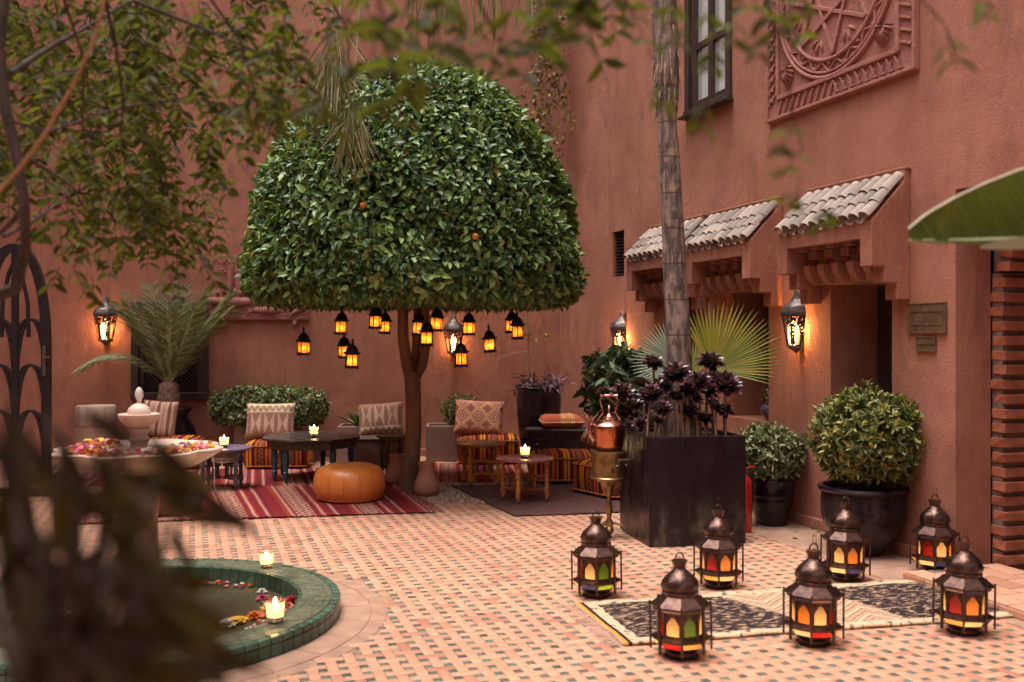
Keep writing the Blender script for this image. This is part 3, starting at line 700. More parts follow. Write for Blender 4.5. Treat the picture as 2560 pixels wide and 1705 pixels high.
def pane_plate(wd, hg, t=.0016):                      # metal plate with a keel-arch opening, scalloped edge
    n = 44; m = MB(); vo, vi = [], []
    for k in range(n):
        a = TAU*k/n+.001; ca, sa = math.cos(a), math.sin(a)
        s_ = min(wd/2/max(abs(ca), 1e-6), hg/2/max(abs(sa), 1e-6)); vo.append((ca*s_, sa*s_))
    for k in range(n):
        a = TAU*k/n+.001; ca, sa = math.cos(a), math.sin(a)
        if sa < -.0: s_ = min(wd*.36/max(abs(ca), 1e-6), hg*.42/max(abs(sa), 1e-6))
        else:
            tt = a/PI; s_ = 1/(((abs(ca)/(wd*.36))**1.25+(abs(sa)/(hg*.36))**1.25)**(1/1.25)); s_ *= 1+.05*math.cos(10*a)
        vi.append((ca*s_, sa*s_))
    vs_ = [(x, y_, z) for y_ in (-t, t) for x, z in vo+vi]; f = []
    for k in range(n):
        k2 = (k+1) % n
        f += [(k, k2, n+k2, n+k), (2*n+k2, 2*n+k, 3*n+k, 3*n+k2), (n+k, n+k2, 3*n+k2, 3*n+k), (k2, k, 2*n+k, 2*n+k2)]
    m.add(vs_, f); return m
def floor_lantern(px, py, label, cols, rot, s=1.0, ring_up=True, power=.7):
    t = thing('floor_lantern', label, 'lantern', P(px, py), rot, 'metal lanterns standing on the courtyard floor'); s *= random.uniform(.98, 1.02); t.scale = (s, s, s*random.uniform(.98, 1.02)); t.rotation_euler = (random.gauss(0, .008), random.gauss(0, .012), rot)
    o8 = PI/8
    def share(k, fn, mat, name, smooth_=None, bev=0.0): return link(name, cached(('fl', k), lambda: fn().mesh(name, mat, smooth_)), t, bev)
    share('base', lambda: MB().lathe([(.086, 0), (.088, .012), (.080, .018), (.080, .030), (.088, .036), (.0001, .037)], 8, rot=o8), M_BRZ, 'base')
    share('fl1', lambda: MB().lathe([(.118, .106), (.148, .098), (.150, .108), (.120, .120)], 8, rot=o8, cap=False), M_BRZ, 'lower_flange')
    share('fl2', lambda: MB().lathe([(.117, .247), (.132, .249), (.136, .262), (.152, .268), (.153, .276), (.090, .322)], 8, rot=o8, cap=False), M_BRZ, 'upper_flange')
    share('dome', lambda: MB().lathe([(.090, .318), (.093, .322), (.093, .338), (.088, .342), (.096, .356), (.097, .372), (.089, .394), (.070, .420), (.046, .440), (.032, .452), (.029, .458), (.031, .464), (.0425, .497), (.030, .499), (.0001, .499)], 8, rot=o8), M_BRZP, 'dome', 30)
    share('lp', lambda: MB().lathe([(.088, .036), (.118, .062), (.122, .066)], 8, rot=o8, cap=False), M_BRZ, 'skirt')
    hd = share('loop', lambda: MB().tube([(.022*math.cos(a), 0, .505+.030*math.sin(a)) for a in [PI*k/10 for k in range(11)]], .0045, 6), M_BRZ, 'loop', 60)
    if ring_up: share('rg', lambda: MB().tube([(0.004, .026*math.cos(a), .555+.026*math.sin(a)) for a in [TAU*k/20 for k in range(20)]], .0018, 5, closed=True), M_BRZ, 'ring', 60)
    if rot > 9: pass
    for k in range(8):
        a = o8+k*TAU/8; c = (math.cos(a), math.sin(a))
        q = link('post', cached(('fl', 'post'), lambda: MB().prism([(-.0055, -.0055), (.0055, -.0055), (.0055, .0055), (-.0055, .0055)], -.122, .125).mesh('post', M_BRZ)), t, loc=(.1525*c[0], .1525*c[1], .163), rotz=a)
        am = a+TAU/16; ap = .118*math.cos(TAU/16); wd = 2*.118*math.sin(TAU/16)
        col = cols[k % len(cols)]
        fr = link('pane_frame', cached(('fl', 'frame'), lambda: pane_plate(wd, .129).mesh('pane_frame', M_BRZP)), t, loc=(ap*math.cos(am), ap*math.sin(am), .1835), rotz=am+PI/2)
        link('pane', cached(('fl', 'pane', col), lambda: MB().box((0, 0, 0), (wd*.98, .0012, .127)).mesh('pane', GL[col])), t, loc=((ap-.003)*math.cos(am), (ap-.003)*math.sin(am), .1835), rotz=am+PI/2)
        # sloping lower glass between skirt and flange, enamel band on the upper flange
        c2 = ['amber', 'cream', 'blue', 'green', 'amber', 'cream', 'red', 'amber'][(k+len(label)) % 8]
        def low():
            r0, r1 = .122*math.cos(o8), .147*math.cos(o8); w0, w1 = .122*math.sin(o8)*.93, .147*math.sin(o8)*.93
            return MB().add([(-w0, r0, .066), (w0, r0, .066), (w1, r1, .0975), (-w1, r1, .0975)], [(0, 1, 2, 3)]).mesh('lower_pane', GL[c2])
        link('lower_pane', cached(('fl', 'low', c2), low), t, rotz=am-PI/2)
        em = [M_SILP, M_BLUEP, M_BRZ, M_REDP, M_BRZ, M_BLUEP, M_SILP, M_GRNP][(k+len(label)) % 8]
        def band():
            r0, r1 = .1365*math.cos(o8)+.0015, .1505*math.cos(o8)+.0015
            return MB().add([(-.048, r0, .2505), (.048, r0, .2505), (.050, r0+.003, .2625), (-.050, r0+.003, .2625)], [(0, 1, 2, 3)]).mesh('enamel_band', em)
        link('enamel_band', cached(('fl', 'band', em.name), band), t, rotz=am-PI/2)
    share('cup', lambda: MB().lathe([(.028, .037), (.030, .075), (.0001, .076)], 16), M_WAX, 'candle', 40)
    share('flm', lambda: MB().lathe([(.0001, .080), (.008, .092), (.009, .102), (.004, .120), (.0001, .128)], 10), M_FLAME, 'flame', 60)
    lamp(t, (0, 0, .092), power, .012, (1.0, .62, .28)); return t
C = ['cream', 'amber', 'red', 'green']
floor_lantern(1703, 1640, 'front floor lantern nearest the camera, green pane beside a lit cream pane', ['cream', 'amber', 'cream', 'red', 'cream', 'green', 'cream', 'amber'], R(15), 1.0, False)
floor_lantern(1492, 1490, 'leftmost floor lantern, standing before the kettle stand, with blue-banded rim', ['cream', 'amber', 'cream', 'red', 'cream', 'green', 'amber', 'cream'], R(19), 1.0, False)
floor_lantern(1796, 1467, 'floor lantern with a glowing red pane in front of the black cube planter', ['amber', 'cream', 'amber', 'cream', 'red', 'amber', 'cream', 'amber'], R(12))
floor_lantern(2033, 1609, 'floor lantern in the middle of the front row with two amber panes', ['cream', 'amber', 'green', 'cream', 'amber', 'cream', 'red', 'green'], R(2))
floor_lantern(2113, 1450, 'floor lantern right in front of the largest round pot', ['amber', 'cream', 'amber', 'blue', 'cream', 'amber', 'cream', 'cream'], R(6))
floor_lantern(2336, 1431, 'rear right floor lantern standing close to the wall below the plaques', ['cream', 'amber', 'cream', 'cream', 'red', 'cream', 'amber', 'amber'], R(0))
floor_lantern(2409, 1582, 'rightmost floor lantern on the patterned runner with a dark red pane', ['cream', 'amber', 'cream', 'cream', 'red', 'amber', 'cream', 'amber'], R(-2))

# ------------------------------------------------------------------ hanging lanterns under the tree
M_BLK = pmat('blackened_iron', (.022, .014, .012, 1), (.012, .008, .007, 1), 30, .45, .4, bmp=.3)
M_HGL = glassmat('orange_frosted_glass', (.95, .50, .17), .05, .35, .3)
def hanging_lantern(px, ytop, d, label, rot, s=1.0):
    top = PD(px, ytop, d); hgt = .295*s
    t = thing('hanging_lantern', label, 'lantern', top-Vector((0, 0, hgt)), rot, 'small lanterns hanging below the topiary tree'); t.scale = (s*.94, s*.94, s); t.rotation_euler = (random.gauss(0, .035), random.gauss(0, .035), rot)
    def sh(k, fn, mat, name, sm_=None): return link(name, cached(('hl', k), lambda: fn().mesh(name, mat, sm_)), t)
    sh('skirt', lambda: MB().lathe([(.060, .040), (.074, .036), (.076, .030), (.066, .028), (.0001, .028)], 6), M_BLK, 'base')
    def feet():
        m = MB()
        for k in range(6):
            a = TAU*k/6; b = TAU*(k+1)/6; p, q = Vector((.075*math.cos(a), .075*math.sin(a), .032)), Vector((.075*math.cos(b), .075*math.sin(b), .032))
            mid = (p+q)/2; m.add([p, p+Vector((0, 0, -.030)), p*.8+q*.2+Vector((0, 0, -.012)), mid+Vector((0, 0, -.022)), p*.2+q*.8+Vector((0, 0, -.012)), q+Vector((0, 0, -.030)), q], [(0, 1, 2, 3, 4, 5, 6)])
        return m
    sh('feet', feet, M_BLK, 'scalloped_skirt')
    def frame():
        m = MB()
        for k in range(6):
            a = TAU*k/6; m.box((.062*math.cos(a), .062*math.sin(a), .092), (.008, .008, .105))
            b = a+TAU/12; ap = .062*math.cos(TAU/12)
            m.box((0, 0, 0), (.0022, .0022, .10), Matrix.Rotation(b, 4, 'Z') @ Matrix.Translation((ap, 0, .092)))
        return m
    sh('frame', frame, M_BLK, 'frame')
    def pane():
        m = MB(); ap = .060*math.cos(TAU/12)
        return m.box((0, 0, 0), (.0012, .058, .102), Matrix.Translation((ap, 0, .092)))
    for k in range(6):
        q = link('pane', cached(('hl', 'pane'), lambda: pane().mesh('pane', M_HGL)), t, rotz=TAU*(k+.5)/6)
    sh('top', lambda: MB().lathe([(.062, .140), (.077, .146), (.078, .154), (.066, .158), (.062, .178), (.052, .205), (.034, .226), (.016, .236), (.012, .240), (.012, .292), (.0001, .293)], 12), M_BLK, 'dome', 30)
    def fret():
        m = MB()
        for k in range(12):
            a = TAU*k/12; m.box((.077*math.cos(a), .077*math.sin(a), .160), (.008, .014, .014), None)
        return m
    tag(sh('fret', fret, M_BLK, 'fretwork'), kind='stuff')
    sh('fl', lambda: MB().lathe([(.0001, .066), (.008, .078), (.008, .088), (.003, .104), (.0001, .108)], 8), M_FLAME, 'flame', 60)
    lamp(t, (random.gauss(0, .008), random.gauss(0, .008), .074), random.uniform(.08, .17), .010, (1.0, .62, .28))
    MB().tube([(0, 0, .29), (.001, 0, .295+max(.04, (2.06-top.z)/s+.15))], .0012, 4).build('hanging_wire', M_BLK, t)
HL = [(759, 817, 10.0, 'leftmost hanging lantern, alone at the left end of the group', .3), (852, 766, 9.9, 'hanging lantern close below the leaves, second from the left', .5), (862, 828, 10.4, 'hanging lantern half hidden behind the lowest lantern on the left', .1),
      (878, 846, 9.4, 'lowest hanging lantern left of the trunk', .8), (938, 752, 10.0, 'higher of the two overlapping hanging lanterns just left of the trunk', .35), (961, 768, 10.5, 'lower of the two overlapping hanging lanterns just left of the trunk', .6),
      (1046, 769, 10.0, 'hanging lantern seen edge-on directly in front of the trunk', .2), (1067, 790, 9.3, 'large hanging lantern just right of the trunk, lower of its cluster', .5), (1090, 756, 9.7, 'hanging lantern tucked up against the leaves right of the trunk', .3),
      (1152, 842, 9.3, 'lowest hanging lantern right of the trunk, in front of the wall lamp', .7), (1172, 769, 10.1, 'hanging lantern to the upper right of the wall lamp behind the tree', .25), (1226, 811, 10.0, 'single hanging lantern on a long wire, third from the right', .4),
      (1278, 766, 10.5, 'hanging lantern partly behind the rightmost one', .15), (1294, 777, 9.8, 'rightmost hanging lantern under the tree', .55)]
for a in HL: hanging_lantern(a[0], a[1], a[2], a[3], a[4], 1.0)

# ------------------------------------------------------------------ wall lamps
def wl_mat():
    m, b = start('pierced_lamp_metal'); co = coord('UV'); u, v, _ = xyz(co)
    b.inputs['Base Color'].default_value = (.05, .032, .026, 1); b.inputs['Roughness'].default_value = .5; b.inputs['Metallic'].default_value = .5
    d = voro(vec(u, v), 62)
    holes = (d < .34)*(inr(v, .012, .245))*inr(xabs(u), -1, .062)
    k = xabs(u)/(.022+v*.06)
    slot = ((xabs(u)/.019)*(xabs(u)/.019)+xabs((v-.095)/.078)*xabs((v-.095)/.078)*xabs((v-.095)/.078) < 1.0)
    edge = (xabs(u)/.024)*(xabs(u)/.024)+xabs((v-.095)/.09)*xabs((v-.095)/.09)*xabs((v-.095)/.09) < 1.0
    mask = xmax(slot, holes*(1-edge))
    tr = NT.nodes.new('ShaderNodeBsdfTransparent'); mx = NT.nodes.new('ShaderNodeMixShader'); put(mx.inputs[0], mask)
    NT.links.new(b.outputs[0], mx.inputs[1]); NT.links.new(tr.outputs[0], mx.inputs[2]); NT.links.new(mx.outputs[0], NT.nodes['Material Output'].inputs['Surface']); return m
M_PIERCE = wl_mat(); M_BULB = emat('glowing_frosted_bulb', (1.0, .56, .19), 4.5); M_ZINC = pmat('grey_zinc', (.16, .13, .12, 1), (.09, .07, .065, 1), 20, .45, .6, bmp=.3)
def wall_lamp(loc, rotz, label, s=1.0, power=15):
    """half-hexagon lamp, its flat back on the wall; local -Y points away from the wall"""
    t = thing('wall_lamp', label, 'wall lamp', loc, rotz, 'pierced metal wall lamps'); t.scale = (s, s, s)
    Rr = lambda z: .072+.045*z/.26
    ang = [PI, PI+PI/3, PI+2*PI/3, TAU]
    def pt(k, z, f=1.0): r = Rr(z)*f; return Vector((r*math.cos(ang[k])*1.0, r*math.sin(ang[k])-.048, z))
    for k in range(3):
        a0, b0, a1, b1 = pt(k, 0), pt(k+1, 0), pt(k, .26), pt(k+1, .26)
        m = MB(); wd0, wd1 = (b0-a0).length/2, (b1-a1).length/2
        m.grid(lambda u, v: (a0*(1-v)+a1*v)*(1-u)+(b0*(1-v)+b1*v)*u, 1, 1, uvf=lambda u, v: ((u-.5)*2*(wd0*(1-v)+wd1*v), v*.26)); m.build('pierced_panel', M_PIERCE, t)
    m = MB()
    for k in range(4): m.tube([pt(k, 0, 1.01), pt(k, .26, 1.01)], .0045, 6)
    for z in (0, .26): m.tube([pt(k, z, 1.02) for k in range(4)], .006, 6)
    m.build('frame', M_ZINC, t)
    hp = [(1.06, .26), (1.10, .272), (1.06, .285), (.98, .31), (.80, .335), (.52, .36), (.33, .385), (.24, .41), (.20, .44), (.12, .452), (.001, .455)]
    m = MB(); n = 4
    for f_, z in hp:
        for k in range(4): q = pt(k, .26, f_); q.z = z; m.v.append(tuple(q))
    m.f = [(i*4+k, i*4+k+1, (i+1)*4+k+1, (i+1)*4+k) for i in range(len(hp)-1) for k in range(3)]
    m.build('hood', M_ZINC, t, smooth=40)
    m = MB(); pts = [pt(k, 0) for k in range(4)]+[Vector((0, -.05, -.05))]; m.add(pts, [(1, 0, 4), (2, 1, 4), (3, 2, 4), (0, 3, 4)]); m.add([pt(k, .002) for k in range(4)], [(0, 1, 2, 3)]); m.build('base', M_ZINC, t)
    MB().box((0, -.006, .2), (.05, .012, .46)).build('back_plate', M_ZINC, t)
    MB().lathe([(.024, .015), (.034, .06), (.036, .17), (.02, .21), (.0001, .22)], 12, c=(0, -.085, 0)).build('bulb', M_BULB, t, smooth=50)
    MB().tube([(0, 0, .30), (0, -.06, .30)], .008, 6).build('arm', M_ZINC, t, smooth=60); MB().tube([(0, 0, .02), (0, -.06, .01)], .008, 6).build('arm', M_ZINC, t, smooth=60); lamp(t, (0, -.058, .14), power, .025, (1.0, .46, .14), 'bulb_light')
def on_wall(px, py): x, z = RW(px, py); return W(x, 0, z)
def on_back(px, py): x, z = RB(px, py); return BK(x, 0, z)
x_, z_ = RW(1990, 868, .06); wall_lamp(W(x_, 0, z_), WROT, 'nearest wall lamp, pierced metal, between the two right-hand openings', 1.08)
x_, z_ = RW(1552, 880, .06); wall_lamp(W(x_, 0, z_), WROT, 'wall lamp glowing above the dark green shrub at the far end of the right wall', 1.08)
wall_lamp(on_back(1134, 882), BROT, 'wall lamp on the back wall behind the hanging lanterns', 1.15, 9)
wall_lamp(on_back(268, 852), BROT, 'wall lamp on the back wall at far left, half covered by a palm frond', 1.3, 16)

# ------------------------------------------------------------------ plaques
M_PLQ = pmat('aged_bronze_plaque', (.23, .15, .085, 1), (.15, .095, .055, 1), 18, .5, .6, bmp=.3)
M_PLQL = pmat('worn_bronze_letters', (.30, .17, .12, 1), (.22, .12, .09, 1), 30, .45, .6)
def text(s_, size, parent, loc, mat, name='lettering'):
    cu = bpy.data.curves.new(name, 'FONT'); cu.body = s_; cu.size = size; cu.extrude = .0015; cu.align_x = 'CENTER'; cu.align_y = 'CENTER'; cu.resolution_u = 2
    tmp = bpy.data.objects.new('tmp', cu); COL.objects.link(tmp); dg = bpy.context.evaluated_depsgraph_get()
    me = bpy.data.meshes.new_from_object(tmp.evaluated_get(dg)); bpy.data.objects.remove(tmp); me.materials.clear(); me.materials.append(mat)
    o = link(name, me, parent, loc=loc, rot=(R(90), 0, 0)); return o
def plaque(x0, z0, x1, z1, label, boutique):
    wd, hg = x1-x0, z1-z0; t = thing('plaque', label, 'sign', W((x0+x1)/2, -.004, (z0+z1)/2), WROT)
    MB().box((0, -.006, 0), (wd, .014, hg)).build('plate', M_PLQ, t, bev=.003)
    def frame(a, b, th, nm):
        m = MB()
        for c, d in (((0, -.015, b/2), (a+th, .006, th)), ((0, -.015, -b/2), (a+th, .006, th)), ((-a/2, -.0145, 0), (th, .005, b)), ((a/2, -.0145, 0), (th, .005, b))): m.box(c, d)
        m.build(nm, M_PLQ, t, bev=.0015)
    if boutique:
        frame(wd-.008, hg-.008, .008, 'border'); frame(wd*.78, hg*.44, .006, 'inner_border')
        o = text('BOUTIQUE', hg*.30, t, (0, -.0135, 0), M_PLQL); o.scale = (.80, 1.15, 1)
    else:
        frame(wd-.006, hg-.006, .005, 'border'); MB().box((0, -.0145, 0), (wd-.01, .005, .005)).build('divider', M_PLQ, t)
plaque(1.075, 1.635, 1.465, 1.85, 'larger bronze plaque reading BOUTIQUE on the right wall', True)
plaque(1.165, 1.505, 1.36, 1.61, 'smaller blank bronze plaque below the BOUTIQUE plaque', False)

# ------------------------------------------------------------------ rugs
def rugmesh(q, nu, nv, name, mat, label, cat='rug', h=.012, wav=.004, fr=None, group=None, z0=.002):
    a, b, c, d = [Vector(p) for p in q]; Lx = ((b-a).length+(c-d).length)/2; Ly = ((d-a).length+(c-b).length)/2
    ph = random.random()*6
    def fn(u, v):
        p = (a*(1-u)+b*u)*(1-v)+(d*(1-u)+c*u)*v
        e = min(u*Lx, (1-u)*Lx, v*Ly, (1-v)*Ly); k = wav*(math.sin(u*Lx*5+ph)*math.sin(v*Ly*4+ph)+.6*math.sin(u*Lx*13+v*Ly*9))
        edge = .006*math.sin(u*Lx*4+ph) if v in (0.0, 1.0) else 0
        return (p.x, p.y+edge, z0+h+abs(k)) if e > 1e-6 else (p.x, p.y+edge, z0+h+abs(k))
    m = MB(); m.grid(fn, nu, nv, uvf=lambda u, v: (u*Lx, v*Ly))
    t = thing(name, label, cat, (0, 0, 0), 0, group)
    o = m.build('weave', mat, t, smooth=60); so_ = o.modifiers.new('solid', 'SOLIDIFY'); so_.thickness = h-.002; so_.offset = -1
    return t, Lx, Ly, fn
def fringe(t, fn, side, n, ln, mat, L):
    m = MB()
    for k in range(n):
        s_ = (k+.5)/n; u, v = {'l': (0, s_), 'r': (1, s_)}[side]
        p = Vector(fn(u, v)); q = Vector(fn(.02 if side == 'l' else .98, v)); dr = (p-q); dr.z = 0; dr.normalize(); per = Vector((-dr.y, dr.x, 0)); w_ = random.gauss(0, .35)
        l_ = ln*random.uniform(.6, 1.1); m.tube([p-dr*.01, p+dr*l_*.5+per*w_*l_*.4-Vector((0, 0, .007)), p+dr*l_+per*w_*l_-Vector((0, 0, .010))], .0022, 4)
    tag(m.build('fringe', mat, t), kind='stuff')
def redrug(name, c_red, seed, vz):
    m, b = start(name); u, v, _ = xyz(coord('UV')); wn_ = noise(coord('UV'), 3, 2); u = u+wn_*.02
    q = fract(u/.62+seed); x_ = q*.62
    maroon, rust, cream = c_red, (.26, .04, .02, 1), (.52, .34, .25, 1)
    col = ramp(q, [(0, maroon), (.16, (.12, .012, .018, 1)), (.19, maroon), (.36, rust), (.42, maroon), (.50, (.16, .02, .022, 1)), (.80, maroon), (.90, rust), (.95, maroon)])
    dist = xabs(x_-.405)
    dia = fract((dist/.095+tri(v/.24))*1.5)
    inside = (dist < .088)
    fine = ((dia > .56)*inside)*((noise(coord('UV'), 60, 2) > .40))
    tick = inside*(tri(v/.04) > .7)*(tri((x_+v*.6)/.06) > .7)*(1-fine)*.4
    zz = 0
    for x0, wv in ((.06, .010), (.28, .010), (.56, .010)):
        l_ = xabs(x_-x0-(tri(v/.045)-.5)*.026) < .009; zz = l_ if isinstance(zz, int) else xmax(zz, l_)
    col = cmix(xmax(fine, tick)*.9, col, cream); col = cmix(zz*.7, col, (.60, .40, .31, 1))
    col = cmix(1.0, col, vgrey(noise(coord('UV'), 180, 2), .35), 'MULTIPLY')
    put(b.inputs['Base Color'], col); b.inputs['Roughness'].default_value = .95; b.inputs['Specular IOR Level'].default_value = .1
    bump(b, noise(vscale(coord('UV'), (1, 4, 1)), 140, 2), .5, .006); return m
RR1 = redrug('red_kilim', (.17, .018, .022, 1), .1, 1); RR2 = redrug('darker_red_kilim', (.145, .017, .022, 1), .55, 1); RR3 = redrug('rust_kilim', (.20, .022, .02, 1), .3, 1)
M_FR = pmat('wool_fringe', (.70, .50, .40, 1), (.55, .36, .28, 1), 30, .95); M_FRR = pmat('red_fringe', (.33, .05, .05, 1), (.24, .03, .03, 1), 30, .95)
t, Lx, Ly, fn = rugmesh(RED2, 60, 30, 'kilim_rug', RR2, 'red striped kilim lying farther back under the dark octagonal table', z0=.002)
t, Lx, Ly, fn = rugmesh(RED1, 70, 30, 'kilim_rug', RR1, 'near red striped kilim with cream zigzags under the orange leather pouf', z0=.006)
fringe(t, fn, 'r', 46, .085, M_FRR, Ly)
rugmesh([P(1075, 1208), P(1330, 1206), P(1300, 1160), P(1080, 1160)], 30, 20, 'kilim_rug', RR3, 'dark red kilim under the yellow table beside the gravel', z0=.002)
def maroonmat():
    m, b = start('maroon_flatweave'); u, v, _ = xyz(coord('UV')); st = noise(vscale(coord('UV'), (1, 9, 1)), 6, 5)
    col = cmix(smooth(st, .35, .7), (.055, .018, .018, 1), (.135, .05, .045, 1)); put(b.inputs['Base Color'], col); b.inputs['Roughness'].default_value = .9
    bump(b, noise(vscale(coord('UV'), (1, 8, 1)), 60, 3), .5, .008); return m
rugmesh(MAROON, 50, 26, 'flatweave_rug', maroonmat(), 'plain dark maroon flatweave rug under the carved red table', wav=.003)
def boucherouite():
    m, b = start('black_cream_runner'); uv = coord('UV'); u, v, _ = xyz(uv); nz = noise(uv, 9, 3); uu, vv = u+(nz-.5)*.06, v+(nz-.5)*.04
    cream, blk = (.58, .42, .28, 1), (.030, .020, .020, 1)
    bl = noise(vscale(uv, (1, 2.6, 1)), 15, 5, .66)
    field = cmix((bl > .55)*.85, blk, cmix(noise(uv, 22, 2), (.62, .40, .24, 1), (.36, .22, .17, 1)))
    chev = fract((v*2.2+tri(u/.36)*.42)*3.2); ch = ramp(chev, [(0, (.50, .30, .17, 1)), (.25, (.30, .15, .12, 1)), (.42, (.62, .45, .28, 1)), (.6, (.30, .26, .27, 1)), (.75, (.55, .30, .12, 1)), (.88, (.24, .10, .10, 1))])
    ch = cmix((noise(uv, 50, 3) > .56)*.6, ch, (.60, .44, .30, 1))
    inner = inr(vv, .075, .80)
    p1 = inr(uu, .11, .98)*inner; p3 = inr(uu, 1.52-.0, 3.0)*inner; skew = inr(uu+vv*.45, 1.22, 1.85)
    left = inr(uu, .24, .50)*inr(vv, .2, .64)
    col = cmix((noise(uv, 16, 4) > .58)*.9, cream, (.12, .08, .07, 1))
    col = cmix(p1, col, field); col = cmix(left*.0, col, cream)
    col = cmix(inr(uu, .98, 1.52)*inner, col, field)
    col = cmix(skew*inner, col, ch); col = cmix(p3*(1-skew), col, field)
    col = cmix(inr(u, .0, .028), col, (.62, .28, .05, 1)); col = cmix(inr(u, .028, .05), col, blk)
    put(b.inputs['Base Color'], col); b.inputs['Roughness'].default_value = .95; b.inputs['Specular IOR Level'].default_value = .1
    bump(b, noise(uv, 90, 4)+bl*1.5, .8, .012); return m
t, Lx, Ly, fn = rugmesh([P(1560, 1617), P(2600, 1541), P(2455, 1441), P(1436, 1514)], 90, 26, 'patterned_runner', boucherouite(), 'black and cream patterned runner lying under the front floor lanterns', h=.014, wav=.006)
fringe(t, fn, 'l', 60, .10, M_FR, Ly)

# gravel bed round the tree foot
def pebbles():
    base = np.array([(1,0,0),(0,1,0),(-1,0,0),(0,-1,0),(0,0,.8),(0,0,-.8)], float); f = np.array([(0,1,4),(1,2,4),(2,3,4),(3,0,4),(1,0,5),(2,1,5),(3,2,5),(0,3,5)])
    xs = [p.x for p in GRAVEL]; ys = [p.y for p in GRAVEL]; C_ = []
    while len(C_) < 4200:
        x_, y_ = random.uniform(min(xs), max(xs)), random.uniform(min(ys), max(ys))
        if in_poly(x_, y_, GRAVEL): C_.append((x_, y_, random.uniform(-.004, .006)))
    C_ = np.array(C_); n = len(C_); s_ = (.008+.009*rng.random(n))[:, None, None]*(.7+.6*rng.random((n, 1, 3))); a = rng.random(n)*TAU
    v = base[None]*s_; x_ = v[..., 0]*np.cos(a)[:, None]-v[..., 1]*np.sin(a)[:, None]; y_ = v[..., 0]*np.sin(a)[:, None]+v[..., 1]*np.cos(a)[:, None]
    V = np.stack([x_, y_, v[..., 2]], -1)+C_[:, None]
    return np_mesh('gravel', V.reshape(-1, 3), [((np.arange(n)*6)[:, None, None]+f[None]).reshape(-1, 3)], pmat('pale_gravel', (.52, .38, .29, 1), (.36, .25, .19, 1), 40, .85, var=.35), True)
tag(link('gravel', pebbles()), 'pale gravel bed round the foot of the topiary tree', 'gravel', kind='stuff')
# ------------------------------------------------------------------ furniture
M_RED = pmat('painted_red_wood', (.32, .07, .045, 1), (.20, .04, .03, 1), 30, .5, bmp=.3); M_YEL = pmat('painted_yellow_wood', (.50, .21, .025, 1), (.36, .13, .015, 1), 20, .5, bmp=.3)
M_OCH = pmat('ochre_top', (.30, .15, .035, 1), (.20, .085, .03, 1), 7, .3, bmp=.2); M_TEAL = pmat('painted_teal_wood', (.035, .095, .12, 1), (.022, .06, .075, 1), 12, .38, bmp=.25)
M_BLUEW = pmat('painted_blue_grey_wood', (.06, .075, .11, 1), (.10, .05, .03, 1), 16, .5, bmp=.3); M_BLUET = pmat('violet_blue_top', (.115, .105, .22, 1), (.20, .14, .20, 1), 14, .32, bmp=.3)
M_REDT = pmat('mottled_red_top', (.28, .12, .10, 1), (.19, .07, .065, 1), 11, .28, bmp=.25); M_DKT = pmat('worn_black_top', (.05, .035, .035, 1), (.13, .095, .09, 1), 5, .3, lo=.5, hi=.75, bmp=.35)
M_BRNW = pmat('brown_turned_wood', (.10, .055, .04, 1), (.05, .028, .02, 1), 14, .5); M_CARV = pmat('red_carved_block', (.52, .20, .07, 1), (.24, .04, .025, 1), 55, .55, lo=.46, hi=.54)
M_CARV2 = pmat('blue_carved_block', (.20, .17, .19, 1), (.07, .09, .13, 1), 55, .55, lo=.46, hi=.54)
def tray_table(px, d, r, h, label, mtop, mleg, mblk, mfoot, mrail, mspin, rot, nlegs=4):
    t = thing('side_table', label, 'table', Vector(((px-1280)/FPX*d, d, .016)), rot); h -= .016
    MB().lathe([(r-.03, h-.026), (r-.004, h-.02), (r, h-.012), (r, h-.004), (r-.008, h), (.0001, h)], 48).build('top', mtop, t, smooth=40)
    rl = r*.78
    for k in range(nlegs):
        a = TAU*k/nlegs; c = (rl*math.cos(a), rl*math.sin(a))
        lg = MB().lathe([(.012, .02), (.017, .045), (.017, .05), (.021, .12), (.021, .21), (.017, .235), (.021, .26), (.017, .30), (.013, .33), (.019, .345), (.013, .36), (.018, h-.09), (.018, h-.022)], 14, c=(c[0], c[1], 0)).build('leg', mleg, t, smooth=35)
        for z0, z1 in ((.05, .125), (.235, .31), (h-.085, h-.028)): MB().box((0, 0, (z0+z1)/2), (.040, .040, z1-z0), Matrix.Translation((c[0], c[1], 0)) @ Matrix.Rotation(a, 4, 'Z')).build('carved_block', mblk, lg, bev=.003)
        MB().ball((c[0], c[1], .017), (.019, .019, .018), 10, 8).build('foot', mfoot, lg, smooth=60)
        # rails and spindles running from the leg to the middle
        mm = Matrix.Rotation(a, 4, 'Z')
        for z in (.115, .245): MB().box(((rl-.02)/2+.012, 0, z), (rl-.034, .018, .026), mm).build('rail', mrail, t, bev=.003)
        for i in range(3): MB().lathe([(.006, .128), (.010, .15), (.007, .18), (.010, .21), (.006, .234)], 8, c=(rl*(.25+.22*i), 0, 0), m=mm).build('spindle', mspin[i % len(mspin)], t, smooth=40)
    return t
tray_table(1312, 9.66, .283, .435, 'round table with mottled red top, carved orange legs and a lit candle', M_REDT, M_YEL, M_CARV, M_BLUEW, M_RED, [M_TEAL, M_YEL, M_BLUEW], R(-17))
tray_table(1202, 10.75, .278, .462, 'yellow painted round side table in front of the diamond kilim cushion', M_OCH, M_YEL, M_YEL, M_TEAL, M_YEL, [M_TEAL, M_OCH], R(-30))
tray_table(555, 10.45, .305, .445, 'violet-blue round side table with spindle frame and a lit candle, left of the red rug', M_BLUET, M_BLUEW, M_CARV2, M_TEAL, M_BLUEW, [M_TEAL, M_BRNW, M_BLUEW], R(-38))
